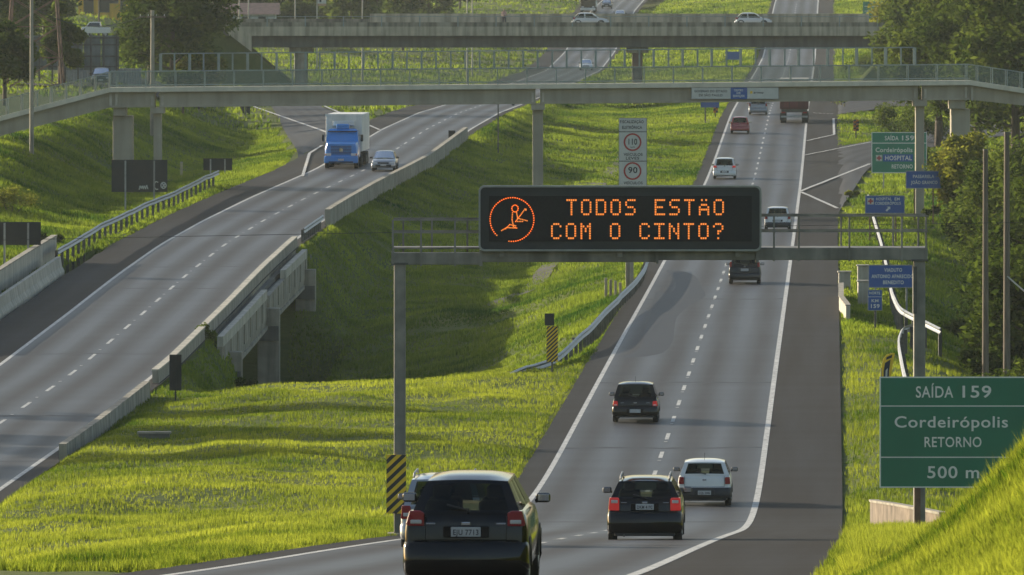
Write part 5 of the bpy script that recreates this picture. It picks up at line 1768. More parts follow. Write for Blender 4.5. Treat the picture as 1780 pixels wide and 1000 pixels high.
    MB().rbox((0, ry + .10, g('badge_z', .60) * H), (.12, .015, .045), .02, 4).build('badge', CHROME, t)
    if g('script', False):
        for s in (-1, 1):
            MB().rbox((s * hw * .56, ry + .105, g('badge_z', .60) * H), (.13, .01, .022), .004).build('trim_script', CHROME, t)
    for s in (-1, 1):
        m_ = MB().rbox((s * (hw + .07), -ry - hood - .28, belt + .05), (.20, .11, .135), .045, 4)
        m_.tube((s * (hw - .04), -ry - hood - .26, belt + .0), (s * (hw + .06), -ry - hood - .27, belt + .03), .03, n=6)
        o = m_.build('door_mirror', g('mirror', TRIM), t, smooth=True, angle=1.0)
        MB().rbox((s * (hw + .075), -ry - hood - .338, belt + .055), (.155, .006, .095), .003).build('mirror_glass', mat('mirror_glass', (.7, .72, .72), .08, 1.0, var=.02), o)
    wz = T[-1, -1].lerp(B[-1, -1], .88)
    wp = MB().tube((0.02, wz.y - .05, wz.z), (-.26, wz.y - .03, wz.z + .07), .012, n=5)
    wp.tube((0.02, wz.y - .05, wz.z), (0.02, wz.y + .02, wz.z), .025, n=6)
    wp.build('rear_wiper', TRIM, t)
    # shut lines of the tailgate
    sl = MB()
    for s in (-1, 1):
        sl.bb(s * hw * (lx0 - .02) - .004, s * hw * (lx0 - .02) + .004, ry + .095, ry + .16, bump_z + .01, belt - .04)
    sl.bb(-hw * (lx0 - .02), hw * (lx0 - .02), ry + .06, ry + .14, bump_z + .002, bump_z + .014)
    sl.build('tailgate_gap', SHADOWGAP, t)
    if g('rails', False):
        for s in (-1, 1):
            zt = H + .045
            rl = MB()
            rl.tube((s * wt * .93, yr1 + .08, zr + .05), (s * wt * .93, yr1 + .22, zt), .022, n=8)
            rl.tube((s * wt * .93, yr1 + .22, zt), (s * wt * .93, yf1 - .3, zt), .022, n=8)
            rl.tube((s * wt * .93, yf1 - .3, zt), (s * wt * .93, yf1 - .1, zr + .04), .022, n=8)
            rl.build('roof_rail', g('rail_m', STEEL), t)
    if g('antenna', False):
        MB().tube((0, yr1 + .1, H - .01), (0, yr1 - .02, H + .22), .006, n=5).build('antenna', TRIM, t)
    if g('exhaust', True):
        MB().tube((-hw * .55, ry - .03, gc + .0), (-hw * .55, ry + .4, gc + .0), .028, n=10).build('exhaust_pipe', STEEL_D, t)
    # front end
    for s in (-1, 1):
        MB().rbox((s * hw * .72, -ry - .10, belt - .30), (hw * .42, .22, .16), .04, 3).build('headlamp', HEADL if g('front', False) else CLEARL, t, smooth=True)
    if g('front', False):
        MB().rbox((0, -ry - .01, belt - .31), (hw * .9, .08, .12), .02).build('grille', TRIM, t)
        MB().rbox((0, -ry + .02, bump_z * .68), (hw * 1.3, .06, .16), .02).build('lower_intake', TRIM, t)
        MB().rbox((0, -ry + .05, bump_z * .74), (.40, .02, .12), .008).build('front_plate', PLATE, t)
    # seats seen through the glass
    if g('seats', True):
        yb = yr0 + .75 if kind != 'hatch' else yr0 + .62
        for sx, yy in ((-.36, yb), (.36, yb), (-.36, yb + .95), (.36, yb + .95)):
            se = MB().rbox((sx, yy, belt - .12), (.46, .14, .5), .06, 3)
            se.rbox((sx, yy + .02, belt + .24), (.25, .09, .17), .04, 3)
            se.tube((sx - .06, yy, belt + .08), (sx - .06, yy, belt + .2), .012, n=5)
            se.tube((sx + .06, yy, belt + .08), (sx + .06, yy, belt + .2), .012, n=5)
            se.build('seat', SEATM, t, smooth=True, angle=1.0)
        MB().rbox((0, yf1 + .05, zr - .06), (.22, .04, .07), .02).build('inner_mirror', TRIM, t)
    return t
def thing_part(name, parent, loc):
    o = bpy.data.objects.new(name, None)
    o.empty_display_size = .1
    COL.objects.link(o)
    o.parent = parent
    o.location = loc
    return o

BLACK = mat('black_car_paint', (.0035, .0035, .004), .09, var=.05, spec=.38)
BLACK2 = mat('dark_grey_car_paint', (.006, .006, .0065), .1, var=.05, spec=.38)
CHARC = mat('charcoal_car_paint', (.014, .014, .015), .12, var=.05, spec=.4)
SILV = paint('silver_car_paint', (.34, .35, .36), .3, .5)
WHITE = paint('white_car_paint', (.62, .61, .57), .3)
GREY = paint('grey_car_paint', (.22, .23, .24), .32, .3)
RED = paint('red_car_paint', (.30, .02, .022), .3)
RHEAD = -math.atan(.0348)                      # the right road bears slightly to the right
def on_rr(px, Y):
    return PX(px, Y), Y, float(rr_z(Y)) + .006
def on_lr(px, Y):
    return PX(px, Y), Y, float(lr_z(Y)) + .006
cx_, cy_, cz_ = on_rr(823, 125.2)
car('black_suv', 'large black sport utility car closest to the camera with white number plate', 'car', cx_, cy_, cz_, dict(paint=BLACK, kind='suv', w=1.69, h=1.57, l=4.2, belt=.695, clear=.20, wt=.64, wb=.86, rake=.42, wheel_r=.345, lamp=(.585, .715, .66, .95), lampin=.05, bumper_top=.455, plate_z=.535, plate='EJU 7713', badge_z=.605, script=True, rails=False, antenna=False, hood=1.0, rear_win=(.10, .10, .08, .12), recess=BLACK, mirror=BLACK, clear_at=.28), RHEAD - .012)
cx_, cy_, cz_ = on_rr(776, 186)
car('silver_wagon', 'silver estate car with roof rails mostly hidden behind the black sport utility car', 'car', cx_, cy_, cz_, dict(paint=SILV, kind='wagon', w=1.7, h=1.50, l=4.2, belt=.60, wt=.74, rake=.34, lamp=(.44, .62, .74, .975), rails=True, antenna=True, bumper_top=.39, plate_z=.50), RHEAD)
cx_, cy_, cz_ = on_rr(1124, 205)
car('dark_wagon', 'dark estate car with roof rails and glowing red tail lamps beside the white hatchback', 'car', cx_, cy_, cz_, dict(paint=BLACK2, kind='wagon', w=1.66, h=1.44, l=4.2, belt=.69, wt=.70, rake=.38, lamp=(.52, .715, .68, .965), lit=True, rails=True, bumper_top=.50, plate_z=.575, plate_y=.10, badge_z=.64, script=True, clear_at=.7, plate='DKM 4192', rail_m=STEEL, recess=BLACK2, rear_win=(.09, .09, .14, .07)), RHEAD)
cx_, cy_, cz_ = on_rr(1226, 281.5)
car('white_hatchback', 'white hatchback with black bumper just ahead of the dark estate car', 'car', cx_, cy_, cz_, dict(paint=WHITE, lower=TRIM, w=1.64, h=1.41, l=3.8, belt=.685, wt=.74, rake=.28, lamp=(.49, .645, .76, .96), clear_lamp=False, bumper_top=.43, plate_z=.31, plate_y=-.05, badge_z=.585, recess=TRIM, antenna=True, rear_win=(.1, .1, .1, .1), plate='CQL 2086'), RHEAD)
cx_, cy_, cz_ = on_rr(1106, 337)
car('black_hatchback', 'black hatchback alone in the middle of the right road with white roof glare', 'car', cx_, cy_, cz_, dict(paint=BLACK2, w=1.68, h=1.45, l=3.9, belt=.61, wt=.75, rake=.40, lamp=(.42, .545, .76, .965), lit=True, bumper_top=.42, plate_z=.30, plate_y=-.05, badge_z=.50, recess=BLACK2, antenna=True, script=True, clear_at=.2), RHEAD)
cx_, cy_, cz_ = on_rr(1295, 478)
car('charcoal_hatchback', 'dark grey car passing right below the gantry beam', 'car', cx_, cy_, cz_, dict(paint=CHARC, w=1.66, h=1.48, l=3.9, belt=.62, wt=.74, rake=.42, lamp=(.60, .78, .80, .95), bumper_top=.40, plate_z=.50, clear_lamp=False), RHEAD)
cx_, cy_, cz_ = on_rr(1352, 568)
car('white_hatchback', 'white car beyond the gantry handrail next to the right road edge line', 'car', cx_, cy_, cz_, dict(paint=WHITE, lower=TRIM, w=1.64, h=1.46, l=3.8, belt=.60, wt=.74, rake=.36, lamp=(.48, .64, .76, .97), bumper_top=.36, plate_z=.40, clear_lamp=False), RHEAD)
cx_, cy_, cz_ = on_rr(1260, 687)
car('white_suv', 'white sport utility car with lit tail lamps above the message board corner', 'car', cx_, cy_, cz_, dict(paint=WHITE, kind='suv', w=1.72, h=1.58, l=4.1, belt=.60, wt=.76, rake=.3, lamp=(.53, .63, .68, .97), lit=True, bumper_top=.38, plate_z=.34, clear_lamp=False, plate_y=-.05), RHEAD)
cx_, cy_, cz_ = on_rr(1286.5, 795)
car('red_hatchback', 'small red hatchback on the far right road below the footbridge', 'car', cx_, cy_, cz_, dict(paint=RED, w=1.64, h=1.44, l=3.7, belt=.60, wt=.74, rake=.38, lamp=(.52, .66, .78, .97), bumper_top=.40, plate_z=.36, clear_lamp=False), RHEAD)
cx_, cy_, cz_ = on_rr(1318, 850)
car('silver_suv', 'silver sport utility car farthest below the footbridge name board', 'car', cx_, cy_, cz_, dict(paint=GREY, kind='suv', w=1.72, h=1.58, l=4.1, belt=.60, wt=.78, rake=.28, lamp=(.48, .66, .80, .97), bumper_top=.38, plate_z=.36, clear_lamp=False), RHEAD)
LHEAD = math.pi - math.atan(.037)
cx_, cy_, cz_ = on_lr(669, 636)
car('silver_sedan', 'silver saloon car coming towards the camera beside the blue truck', 'car', cx_, cy_, cz_, dict(paint=SILV, kind='sedan', w=1.68, h=1.38, l=4.2, belt=.62, wt=.74, deck=.6, rake=.5, hood=1.1, frake=.78, front=True, bumper_top=.40), LHEAD)
cx_, cy_, cz_ = on_lr(1019, 1200)
car('white_sedan', 'distant white car coming through below the road overpass', 'car', cx_, cy_, cz_, dict(paint=WHITE, kind='sedan', w=1.68, h=1.42, l=4.2, belt=.62, wt=.74, deck=.6, rake=.5, hood=1.1, front=True), LHEAD + .02)
zd = PZ(46.5, 940)
car('white_hatchback', 'white hatchback seen from the side on the middle of the road overpass', 'car', PX(1026, 944), 944.0, zd, dict(paint=WHITE, w=1.62, h=1.42, l=3.75, belt=.62, wt=.76, rake=.5), -math.pi / 2 + .0)
car('white_hatchback', 'white car seen from the side at the right end of the road overpass', 'car', PX(1309, 944), 944.0, zd, dict(paint=WHITE, w=1.62, h=1.42, l=3.75, belt=.62, wt=.76, rake=.5), -math.pi / 2)
cx_, cy_, cz_ = PX(1078, 1440), 1440.0, float(lr_z(1440))
car('white_sedan', 'far white car on the left road at the top of the picture', 'car', cx_, cy_, cz_, dict(paint=WHITE, kind='sedan', w=1.7, h=1.42, l=4.2, belt=.62, deck=.6, rake=.5, hood=1.1, front=True), LHEAD)
cx_, cy_, cz_ = PX(1055, 1500), 1500.0, float(lr_z(1500))
car('grey_sedan', 'far grey car on the left road just right of the distant truck', 'car', cx_, cy_, cz_, dict(paint=CHARC, kind='sedan', w=1.7, h=1.42, l=4.2, belt=.62, deck=.6, rake=.5, hood=1.1, front=True), LHEAD)

# trucks
BLUET = paint('blue_cab_paint', (.035, .22, .60), .3)
BOXW = mat('white_box_body', (.72, .70, .64), .5, var=.08, scale=.8, stain=.2)
CABG = mat('cab_glass', (.03, .035, .035), .08, var=.1, coat=.5)
def truck_wheel(t, x, y, R, w):
    wl_ = thing_part('wheel', t, (x, y, R))
    MB().tube((-w / 2, 0, 0), (w / 2, 0, 0), R, n=22).build('tyre', TYRE, wl_, bevel=.03)
    MB().tube((-w / 2 - .005, 0, 0), (w / 2 + .005, 0, 0), R * .55, n=18).build('rim', STEEL_D, wl_)
bx, by, bz = on_lr(593, 640)
tr = thing('box_truck', 'blue bonneted truck with a tall white box trailer driving towards the camera', 'truck', (bx, by, bz), -math.atan(.040))
# local frame: front towards -y
mb = MB()
mb.loft([[(-1.02, 0, .75), (1.02, 0, .75), (1.05, 0, 1.35), (.95, 0, 1.72), (-.95, 0, 1.72), (-1.05, 0, 1.35)],
         [(-1.12, .12, .72), (1.12, .12, .72), (1.14, .12, 1.40), (1.0, .12, 1.78), (-1.0, .12, 1.78), (-1.14, .12, 1.40)],
         [(-1.16, 1.3, .72), (1.16, 1.3, .72), (1.18, 1.3, 1.45), (1.08, 1.3, 1.86), (-1.08, 1.3, 1.86), (-1.18, 1.3, 1.45)]])
mb.build('bonnet', BLUET, tr, smooth=True, angle=.6)
MB().loft([[(-1.17, 1.3, .75), (1.17, 1.3, .75), (1.17, 1.3, 1.75), (-1.17, 1.3, 1.75)], [(-1.17, 3.1, .75), (1.17, 3.1, .75), (1.17, 3.1, 1.75), (-1.17, 3.1, 1.75)]]).build('cab', BLUET, tr, bevel=.04)
MB().loft([[(-1.15, 1.28, 1.751), (1.15, 1.28, 1.751), (1.15, 3.1, 1.751), (-1.15, 3.1, 1.751)], [(-1.02, 1.75, 2.62), (1.02, 1.75, 2.62), (1.02, 3.1, 2.62), (-1.02, 3.1, 2.62)], [(-.85, 1.95, 2.74), (.85, 1.95, 2.74), (.85, 3.1, 2.74), (-.85, 3.1, 2.74)]]).build('cab_roof', BLUET, tr)
MB().add([(-1.02, 1.355, 1.86), (1.02, 1.355, 1.86), (.92, 1.69, 2.50), (-.92, 1.69, 2.50)], [(0, 1, 2, 3)]).build('windscreen', CABG, tr)
MB().bb(-1.0, 1.0, 1.50, 1.62, 2.52, 2.60).build('sun_visor', TRIM, tr)
MB().rbox((0, 2.3, 2.90), (.9, .9, .34), .08).build('roof_deflector', BLUET, tr)
MB().rbox((0, -.06, .62), (2.36, .34, .48), .08).build('front_bumper', BLUET, tr)
MB().bb(-.85, .85, -.245, -.232, .42, .50).build('bumper_gap', TRIM, tr)
gr_ = MB()
for k in range(6): gr_.bb(-.72, .72, -.03, -.004, 1.0 + k * .105, 1.05 + k * .105)
gr_.build('grille', mat('dark_blue_slats', (.008, .03, .09), .5), tr)
MB().rbox((0, -.035, 1.30), (.24, .02, .24), .1, 4).build('badge', CHROME, tr)
for s in (-1, 1):
    MB().rbox((s * .86, -.06, .98), (.34, .16, .18), .03).build('headlamp', HEADL, tr)
    MB().rbox((s * 1.06, -.07, .98), (.08, .16, .16), .02).build('indicator', AMBERL, tr)
    MB().rbox((s * 1.36, 1.5, 2.1), (.18, .12, .48), .04).build('wing_mirror', TRIM, tr)
    MB().tube((s * 1.1, 1.5, 2.3), (s * 1.36, 1.5, 2.3), .02, n=5).build('mirror_arm', TRIM, tr)
    truck_wheel(tr, s * 1.02, .85, .5, .28)
    for yy in (3.9, 9.2, 10.4, 11.6): truck_wheel(tr, s * .98, yy, .5, .52)
MB().rbox((0, -.24, .62), (.40, .02, .13), .005).build('number_plate', PLATE, tr)
MB().bb(-.9, .9, 1.4, 12.4, .62, .78).build('chassis', STEEL_D, tr)
MB().bb(-1.27, 1.27, 3.35, 12.6, 1.12, 3.72).build('box_body', BOXW, tr, bevel=.04)
MB().bb(-1.29, 1.29, 3.33, 3.349, 3.55, 3.74).build('box_trim', BOXW, tr)
MB().rbox((0, 3.1, 3.1), (1.5, .4, .36), .06).build('cooling_unit', WHITE, tr)
MB().rbox((-1.05, 1.0, 1.72), (.1, .5, .1), .04).build('hood_vent', TRIM, tr)

rx_, ry_, rz_ = on_rr(1380.5, 822)
rt = thing('cargo_truck', 'dark red cargo truck seen from behind passing under the footbridge', 'truck', (rx_, ry_, rz_), RHEAD)
REDT = mat('faded_red_cargo', (.15, .028, .026), .7, var=.25, scale=1.2, stain=.4)
MB().bb(-1.28, 1.28, 0, 9.5, 1.25, 3.75).build('cargo_body', REDT, rt, bevel=.04)
MB().bb(-1.30, 1.30, -.02, 9.52, 3.755, 3.95).build('tarpaulin', mat('pale_tarpaulin', (.5, .47, .42), .8, var=.15), rt, bevel=.03)
fr_ = MB()
for xx in (-1.22, -.42, .42, 1.22): fr_.bb(xx - .05, xx + .05, -.05, -.004, 1.25, 3.7)
for zz in (1.3, 2.1, 2.9, 3.62): fr_.bb(-1.26, 1.26, -.07, -.052, zz, zz + .09)
fr_.build('tail_frame', mat('dark_red_frame', (.08, .018, .018), .7), rt)
MB().bb(-1.15, 1.15, .1, 9.4, .95, 1.246).build('chassis', STEEL_D, rt)
MB().bb(-1.2, 1.2, -.05, .08, .5, .66).build('rear_bumper', STEEL, rt)
for s in (-1, 1):
    MB().rbox((s * .95, -.02, .95), (.36, .05, .14), .02).build('tail_lamp', RDIM, rt)
    for yy in (1.3, 2.5, 7.6): truck_wheel(rt, s * .98, yy, .5, .52)
    MB().bb(s * .98 - .3, s * .98 + .3, .5, .53, .25, .9).build('mudflap', TRIM, rt)
MB().rbox((1.05, 10.2, 2.2), (.1, 1.6, 1.2), .04).build('cab_side', REDT, rt)
MB().rbox((0, 10.6, 2.0), (2.3, 1.7, 2.2), .1).build('cab', REDT, rt)

tx, ty, tz = PX(1022, 1470), 1470.0, float(lr_z(1470))
ft = thing('distant_truck', 'dark fronted distant truck cut by the top edge of the picture', 'truck', (tx, ty, tz), -.03)
MB().rbox((0, .9, 1.75), (2.4, 1.8, 2.5), .12).build('cab', CHARC, ft)
MB().bb(-1.05, 1.05, -.03, -.005, 1.9, 2.7).build('windscreen', CABG, ft)
MB().rbox((0, -.1, .6), (2.4, .3, .4), .06).build('front_bumper', WHITE, ft)
MB().bb(-1.25, 1.25, 2.1, 11, .9, 3.7).build('box_body', BOXW, ft, bevel=.04)
for s in (-1, 1):
    MB().rbox((s * 1.35, .3, 2.1), (.2, .15, .6), .04).build('wing_mirror', WHITE, ft)
    MB().rbox((s * .85, -.12, .95), (.35, .06, .2), .03).build('headlamp', HEADL, ft)
    for yy in (.9, 8.6, 9.8): truck_wheel(ft, s * 1.0, yy, .5, .4)
# ------------------------------------------------------------------ poles, wires, far background
def pole(name, label, px, Y, ytop, r=.12, m=WOOD, cross=None, base=None, cat='pole'):
    x = PX(px, Y)
    z0 = gz(x, Y) if base is None else base
    t = thing(name, label, cat, (x, Y, z0))
    h = PZ(ytop, Y) - z0
    MB().tube((0, 0, -.5), (0, 0, h), r * 1.15, r * .8, n=10).build('shaft', m, t, smooth=True, angle=.8)
    if cross:
        for zz, w in cross:
            MB().box((0, -.1, h - zz), (w, .09, .11)).build('crossarm', WOOD, t)
            ins = MB()
            for s in (-.45, -.15, .15, .45): ins.tube((s * w, -.1, h - zz + .05), (s * w, -.1, h - zz + .2), .03, n=6)
            ins.build('insulator', WHITEP, t)
    else:
        MB().tube((0, 0, h), (0, 0, h + .06), r * .85, n=10).build('cap', STEEL_D, t)
    return t, h
pole('utility_pole', 'tall thin brown pole, left of the two standing right of the gantry', 1713, 385, 262, .13)
t, h = pole('utility_pole', 'tall brown pole with a white guy wire, nearest the right picture edge', 1750, 380, 232, .14)
MB().tube((0, -.1, PZ(480, 380) - t.location.z), (2.2, -.3, PZ(480, 380) - t.location.z - 1.9), .035, n=6).build('guy_wire', WHITEP, t)
pole('utility_pole', 'tall grey utility pole in front of the big dark tree at top left', 265, 690, 18, .17, CONC, cross=[(.5, 2.0)])
pole('utility_pole', 'slender grey pole rising past the left footbridge ramp', 55, 598, -20, .13, CONC)
pole('utility_pole', 'dark pole between the yellow building and the white pickup', 172, 1000, -12, .11, WOOD)
for k, (px, Y, yt, lab) in enumerate([(432, 1000, -6, 'thin lamp pole left of the brown roofed shed wall'), (513, 1010, -4, 'thin lamp pole beside the pale sign above the overpass'), (630, 1010, -8, 'thin lamp pole above the middle left of the overpass'), (812, 1010, -6, 'thin lamp pole left of the person on the overpass'), (821, 1100, -6, 'second thin lamp pole left of the person on the overpass'), (416, 950, 0, 'thin lamp pole at the left end of the overpass parapet')]):
    pole('lamp_pole', lab, px, Y, yt, .09, CONC_L)
# wires crossing the view: sagging cables between poles outside the frame
WIREM = mat('cable_black', (.03, .03, .03), .7)
def cable(label, pa, pb, sag, r):
    t = thing('overhead_cable', label, 'cable', pa)
    a, b = Vector((0, 0, 0)), Vector(pb) - Vector(pa)
    pts = []
    for k in range(41):
        f = k / 40
        p = a.lerp(b, f); p.z -= sag * 4 * f * (1 - f)
        pts.append(p)
    MB().path(pts, r, 5).build('cable', WIREM, t)
    MB().tube(pts[-1], pts[-1] + Vector((.12, 0, 0)), r * 2.4, n=6).build('clamp', STEEL_D, t)
cable('lower thin black cable crossing the left road and ditch below the gantry handrail', (PX(-300, 300), 300, PZ(424, 300)), (PX(2000, 300), 300, PZ(384, 300)), -.05, .008)
cable('upper thin pale cable running from the top left pole into the big tree', (PX(265, 690), 690, PZ(20, 690)), (PX(62, 690), 690, PZ(16, 690)), 1.2, .03)
# ends of the lower cable: posts outside the frame
for px, py, sd_ in ((-300, 424, 'left'), (2000, 384, 'right')):
    pole('utility_pole', f'utility pole beyond the {sd_} picture edge carrying the thin black cable', px, 300, py - 12, .13, WOOD)

# lattice pylon top left
py_Y = 770.0
pt = thing('lattice_pylon', 'rusty steel lattice pylon cut by the top left picture corner', 'pylon', (PX(60, py_Y), py_Y, gz(PX(60, py_Y), py_Y)))
def leg_pt(sx, sy, z): 
    w = 2.4 * (1 - z / 34.0)
    return Vector((sx * w, sy * w, z))
for sx in (-1, 1):
    for sy in (-1, 1):
        MB().tube(leg_pt(sx, sy, -.5), leg_pt(sx, sy, 18), .085, n=5).build('leg', RUST, pt)
zs_ = [0, 2.6, 5.2, 7.6, 9.8, 11.8, 13.6, 15.4, 17]
for (a, b) in (((-1, -1), (1, -1)), ((1, -1), (1, 1)), ((1, 1), (-1, 1)), ((-1, 1), (-1, -1))):
    br = MB()
    for z0_, z1_ in zip(zs_[:-1], zs_[1:]):
        br.tube(leg_pt(*a, z0_), leg_pt(*b, z1_), .045, n=4)
        br.tube(leg_pt(*b, z0_), leg_pt(*a, z1_), .045, n=4)
        br.tube(leg_pt(*a, z1_), leg_pt(*b, z1_), .04, n=4)
    br.build('bracing', RUST, pt)
# back of a big billboard
bY = 785.0
bx0 = PX(113, bY)
bt = thing('billboard', 'back of a large grey billboard with timber framing at top left', 'billboard', (bx0, bY, gz(bx0, bY)))
bz = lambda p: PZ(p, bY) - bt.location.z
bxx = lambda p: PX(p, bY) - bx0
BBG = mat('billboard_back', (.15, .165, .155), .75, var=.3, scale=.9, stain=.3)
for a, b in zip(np.linspace(20, 207, 7)[:-1], np.linspace(20, 207, 7)[1:]):
    MB().bb(bxx(a) + .02, bxx(b) - .02, 0, .06, bz(122), bz(62)).build('panel', BBG, bt)
for px in np.linspace(24, 203, 9):
    MB().bb(bxx(px) - .07, bxx(px) + .07, -.2, -.06, min(0, bz(140)) - .6, bz(60)).build('upright', STEEL_D, bt)
for py in (66, 78, 98, 116):
    MB().bb(bxx(18), bxx(208), -.058, -.003, bz(py) - .06, bz(py) + .06).build('batten', STEEL_D, bt)
# grey corrugated site wall below it
wt_ = thing('site_wall', 'pale grey corrugated wall beneath the billboard with a car in front', 'wall', (PX(165, 790), 790.0, gz(PX(165, 790), 790)))
mb = MB(); n_ = 60
xa, xb = PX(104, 790) - wt_.location.x, PX(246, 790) - wt_.location.x
zt = PZ(121, 790) - wt_.location.z
rg = [[(xa + (xb - xa) * k / n_, .05 * (k % 2), -.5) for k in range(n_ + 1)], [(xa + (xb - xa) * k / n_, .05 * (k % 2), zt) for k in range(n_ + 1)]]
mb.loft(rg, closed=False)
mb.build('sheeting', mat('corrugated_sheet', (.22, .24, .25), .5, .3, var=.15), wt_)
MB().bb(xa, xb, -.03, .09, zt, zt + .1).build('capping', STEEL, wt_)
zc_ = PZ(142, 772)
car('grey_sedan', 'dark windowed grey car half hidden behind the left footbridge ramp', 'car', PX(177, 772), 772.0, zc_ - .25, dict(paint=CHARC, kind='sedan', w=1.68, h=1.42, l=4.2, belt=.62, deck=.6, rake=.5, hood=1.1, front=True), math.pi)
# local street they stand on
ribbon('local_street', [(PX(60, 772), 772, 5.0), (PX(200, 776), 776, 5.0), (PX(262, 800), 800, 4.6), (PX(300, 860), 860, 4.0)], 4.5, A_RAMP, .25)
# white pickup / van
vt = thing('white_pickup', 'white pickup truck parked above the billboard in front of the yellow building', 'pickup', (PX(168, 1000), 1000.0, PZ(61, 1000) - .25), 0)
MB().loft([[(-1.6, -.85, .45), (1.5, -.85, .45), (1.5, .85, .45), (-1.6, .85, .45)], [(-1.62, -.85, 1.0), (1.52, -.85, 1.02), (1.52, .85, 1.02), (-1.62, .85, 1.0)], [(-1.5, -.8, 1.12), (1.45, -.8, 1.05), (1.45, .8, 1.05), (-1.5, .8, 1.12)]]).build('body', WHITE, vt, bevel=.04)
MB().loft([[(-1.2, -.78, 1.121), (.55, -.78, 1.121), (.55, .78, 1.121), (-1.2, .78, 1.121)], [(-.75, -.66, 1.68), (.4, -.66, 1.68), (.4, .66, 1.68), (-.75, .66, 1.68)]]).build('cab', WHITE, vt, bevel=.05)
MB().add([(-1.02, -.785, 1.19), (.42, -.785, 1.19), (.34, -.70, 1.58), (-.72, -.70, 1.58)], [(0, 1, 2, 3)]).build('side_window', CABG, vt)
for xx in (-1.0, .95):
    w_ = thing_part('wheel', vt, (xx, -.74, .34))
    MB().tube((0, -.1, 0), (0, .1, 0), .34, n=18).build('tyre', TYRE, w_, bevel=.02)
    MB().tube((0, -.106, 0), (0, .1, 0), .2, n=14).build('rim', RIM, w_)
MB().rbox((1.55, 0, .6), (.12, 1.6, .2), .03).build('bumper', CHROME, vt)
MB().rbox((-1.64, -.6, .85), (.1, .3, .16), .03).build('headlamp', HEADL, vt)
MB().rbox((-.8, -.98, 1.25), (.12, .18, .16), .03).build('door_mirror', TRIM, vt)

# buildings
def building(name, label, px0, px1, Y, base, h, d, wallm, roofm, win=(), flat=True, wm=CABG, cat='building'):
    x0, x1 = PX(px0, Y), PX(px1, Y)
    t = thing(name, label, cat, ((x0 + x1) / 2, Y, base))
    w = x1 - x0
    MB().bb(-w / 2, w / 2, 0, d, -1.5, h).build('wall', wallm, t)
    if flat:
        MB().bb(-w / 2 - .2, w / 2 + .2, -.2, d + .2, h + .002, h + .3).build('roof', roofm, t)
    else:
        MB().add([(-w / 2 - .5, -.6, h), (w / 2 + .5, -.6, h), (w / 2 + .5, d / 2, h + 1.4), (-w / 2 - .5, d / 2, h + 1.4), (w / 2 + .5, d + .6, h), (-w / 2 - .5, d + .6, h), (-w / 2 - .5, d / 2, h + .01), (w / 2 + .5, d / 2, h + .01)], [(0, 1, 2, 3), (3, 2, 4, 5), (0, 3, 5), (1, 4, 2), (0, 5, 4, 1)]).build('roof', roofm, t)
    for (u0, u1, z0_, z1_) in win:
        f_ = MB().bb(-w / 2 + w * u0 - .08, -w / 2 + w * u1 + .08, -.05, -.002, z0_ - .08, z1_ + .08).build('window', CONC_D, t)
        MB().bb(-w / 2 + w * u0, -w / 2 + w * u1, -.065, -.0505, z0_, z1_).build('pane', wm, f_)
    return t
YW = mat('yellow_wall_paint', (.62, .36, .03), .7, var=.15, scale=.6, stain=.3)
building('yellow_building', 'bright yellow building with dark openings behind the trees at top left', 136, 222, 1250, PZ(31, 1250), 5.2, 9, YW, mat('roof_slab', (.2, .18, .15), .9), [(.12, .30, .6, 3.6), (.42, .62, .8, 3.4), (.62, .80, 2.0, 3.8), (.86, .95, .8, 3.2)])
building('brown_roof_shed', 'low white walled shed with a long brown roof above the left end of the overpass', 366, 478, 1120, PZ(39, 1120), .95, 7, mat('white_wall_paint', (.5, .52, .5), .8, var=.1, stain=.25), mat('brown_roof_tiles', (.20, .125, .10), .85, var=.2, scale=2), [(.2, .3, .2, .7), (.5, .6, .2, .7), (.75, .85, .2, .7)], flat=False)
building('green_warehouse', 'long dull green warehouse wall at the top edge left of centre', 372, 560, 1420, PZ(22, 1420), 6, 12, mat('dull_green_sheet', (.06, .12, .10), .7, var=.12, scale=.4), mat('warehouse_roof', (.10, .13, .12), .7), [(.1, .25, 1.0, 1.5), (.4, .62, 1.0, 1.5), (.75, .9, 1.0, 1.5)])
t, fx, fz = panel_sign('advert_board', 'small pale board with dark figures on a post above the overpass', 552, 567, -8, 10.5, 1060.0, WHITEP, (551,), border=None, post_m=CONC_L, post_w=.16)
d = MB(); d.bb(fx(552), fx(567), -.022, -.016, fz(10.5), fz(6.5)); d.build('tan_band', mat('tan_print', (.42, .27, .17), .6), t)
d = MB(); d.rbox((fx(557), -.02, fz(2)), (.22, .01, .28), .004); d.build('dark_print', INK, t)
# person on the overpass
pY = 949.0
pp = thing('person', 'person in a pale pink top walking along the far side of the road overpass', 'person', (PX(876.5, pY), pY, PZ(34, pY) - .62))
def skin_body(name, verts, edges, rad, m, parent):
    me = bpy.data.meshes.new(name)
    me.from_pydata(verts, edges, [])
    o = bpy.data.objects.new(name, me)
    COL.objects.link(o)
    sk = o.modifiers.new('skin', 'SKIN')
    for i, r in enumerate(rad):
        me.skin_vertices[0].data[i].radius = (r, r)
    me.skin_vertices[0].data[0].use_root = True
    ss = o.modifiers.new('sub', 'SUBSURF'); ss.levels = 2; ss.render_levels = 2
    me.materials.append(m)
    o.parent = parent
    return o
SKIN = mat('skin', (.32, .19, .13), .6)
V = [(0, 0, .95), (0, 0, 1.15), (0, 0, 1.40), (.0, .02, 1.50), (0, .0, 1.60), (0, -.01, 1.70),
     (.10, 0, .90), (.12, -.08, .50), (.11, .02, .08), (.11, -.14, .04), (-.10, 0, .90), (-.12, .10, .50), (-.11, .24, .10), (-.11, .12, .04),
     (.19, 0, 1.38), (.24, .06, 1.10), (.24, -.10, .90), (-.19, 0, 1.38), (-.24, -.04, 1.10), (-.22, -.16, .90)]
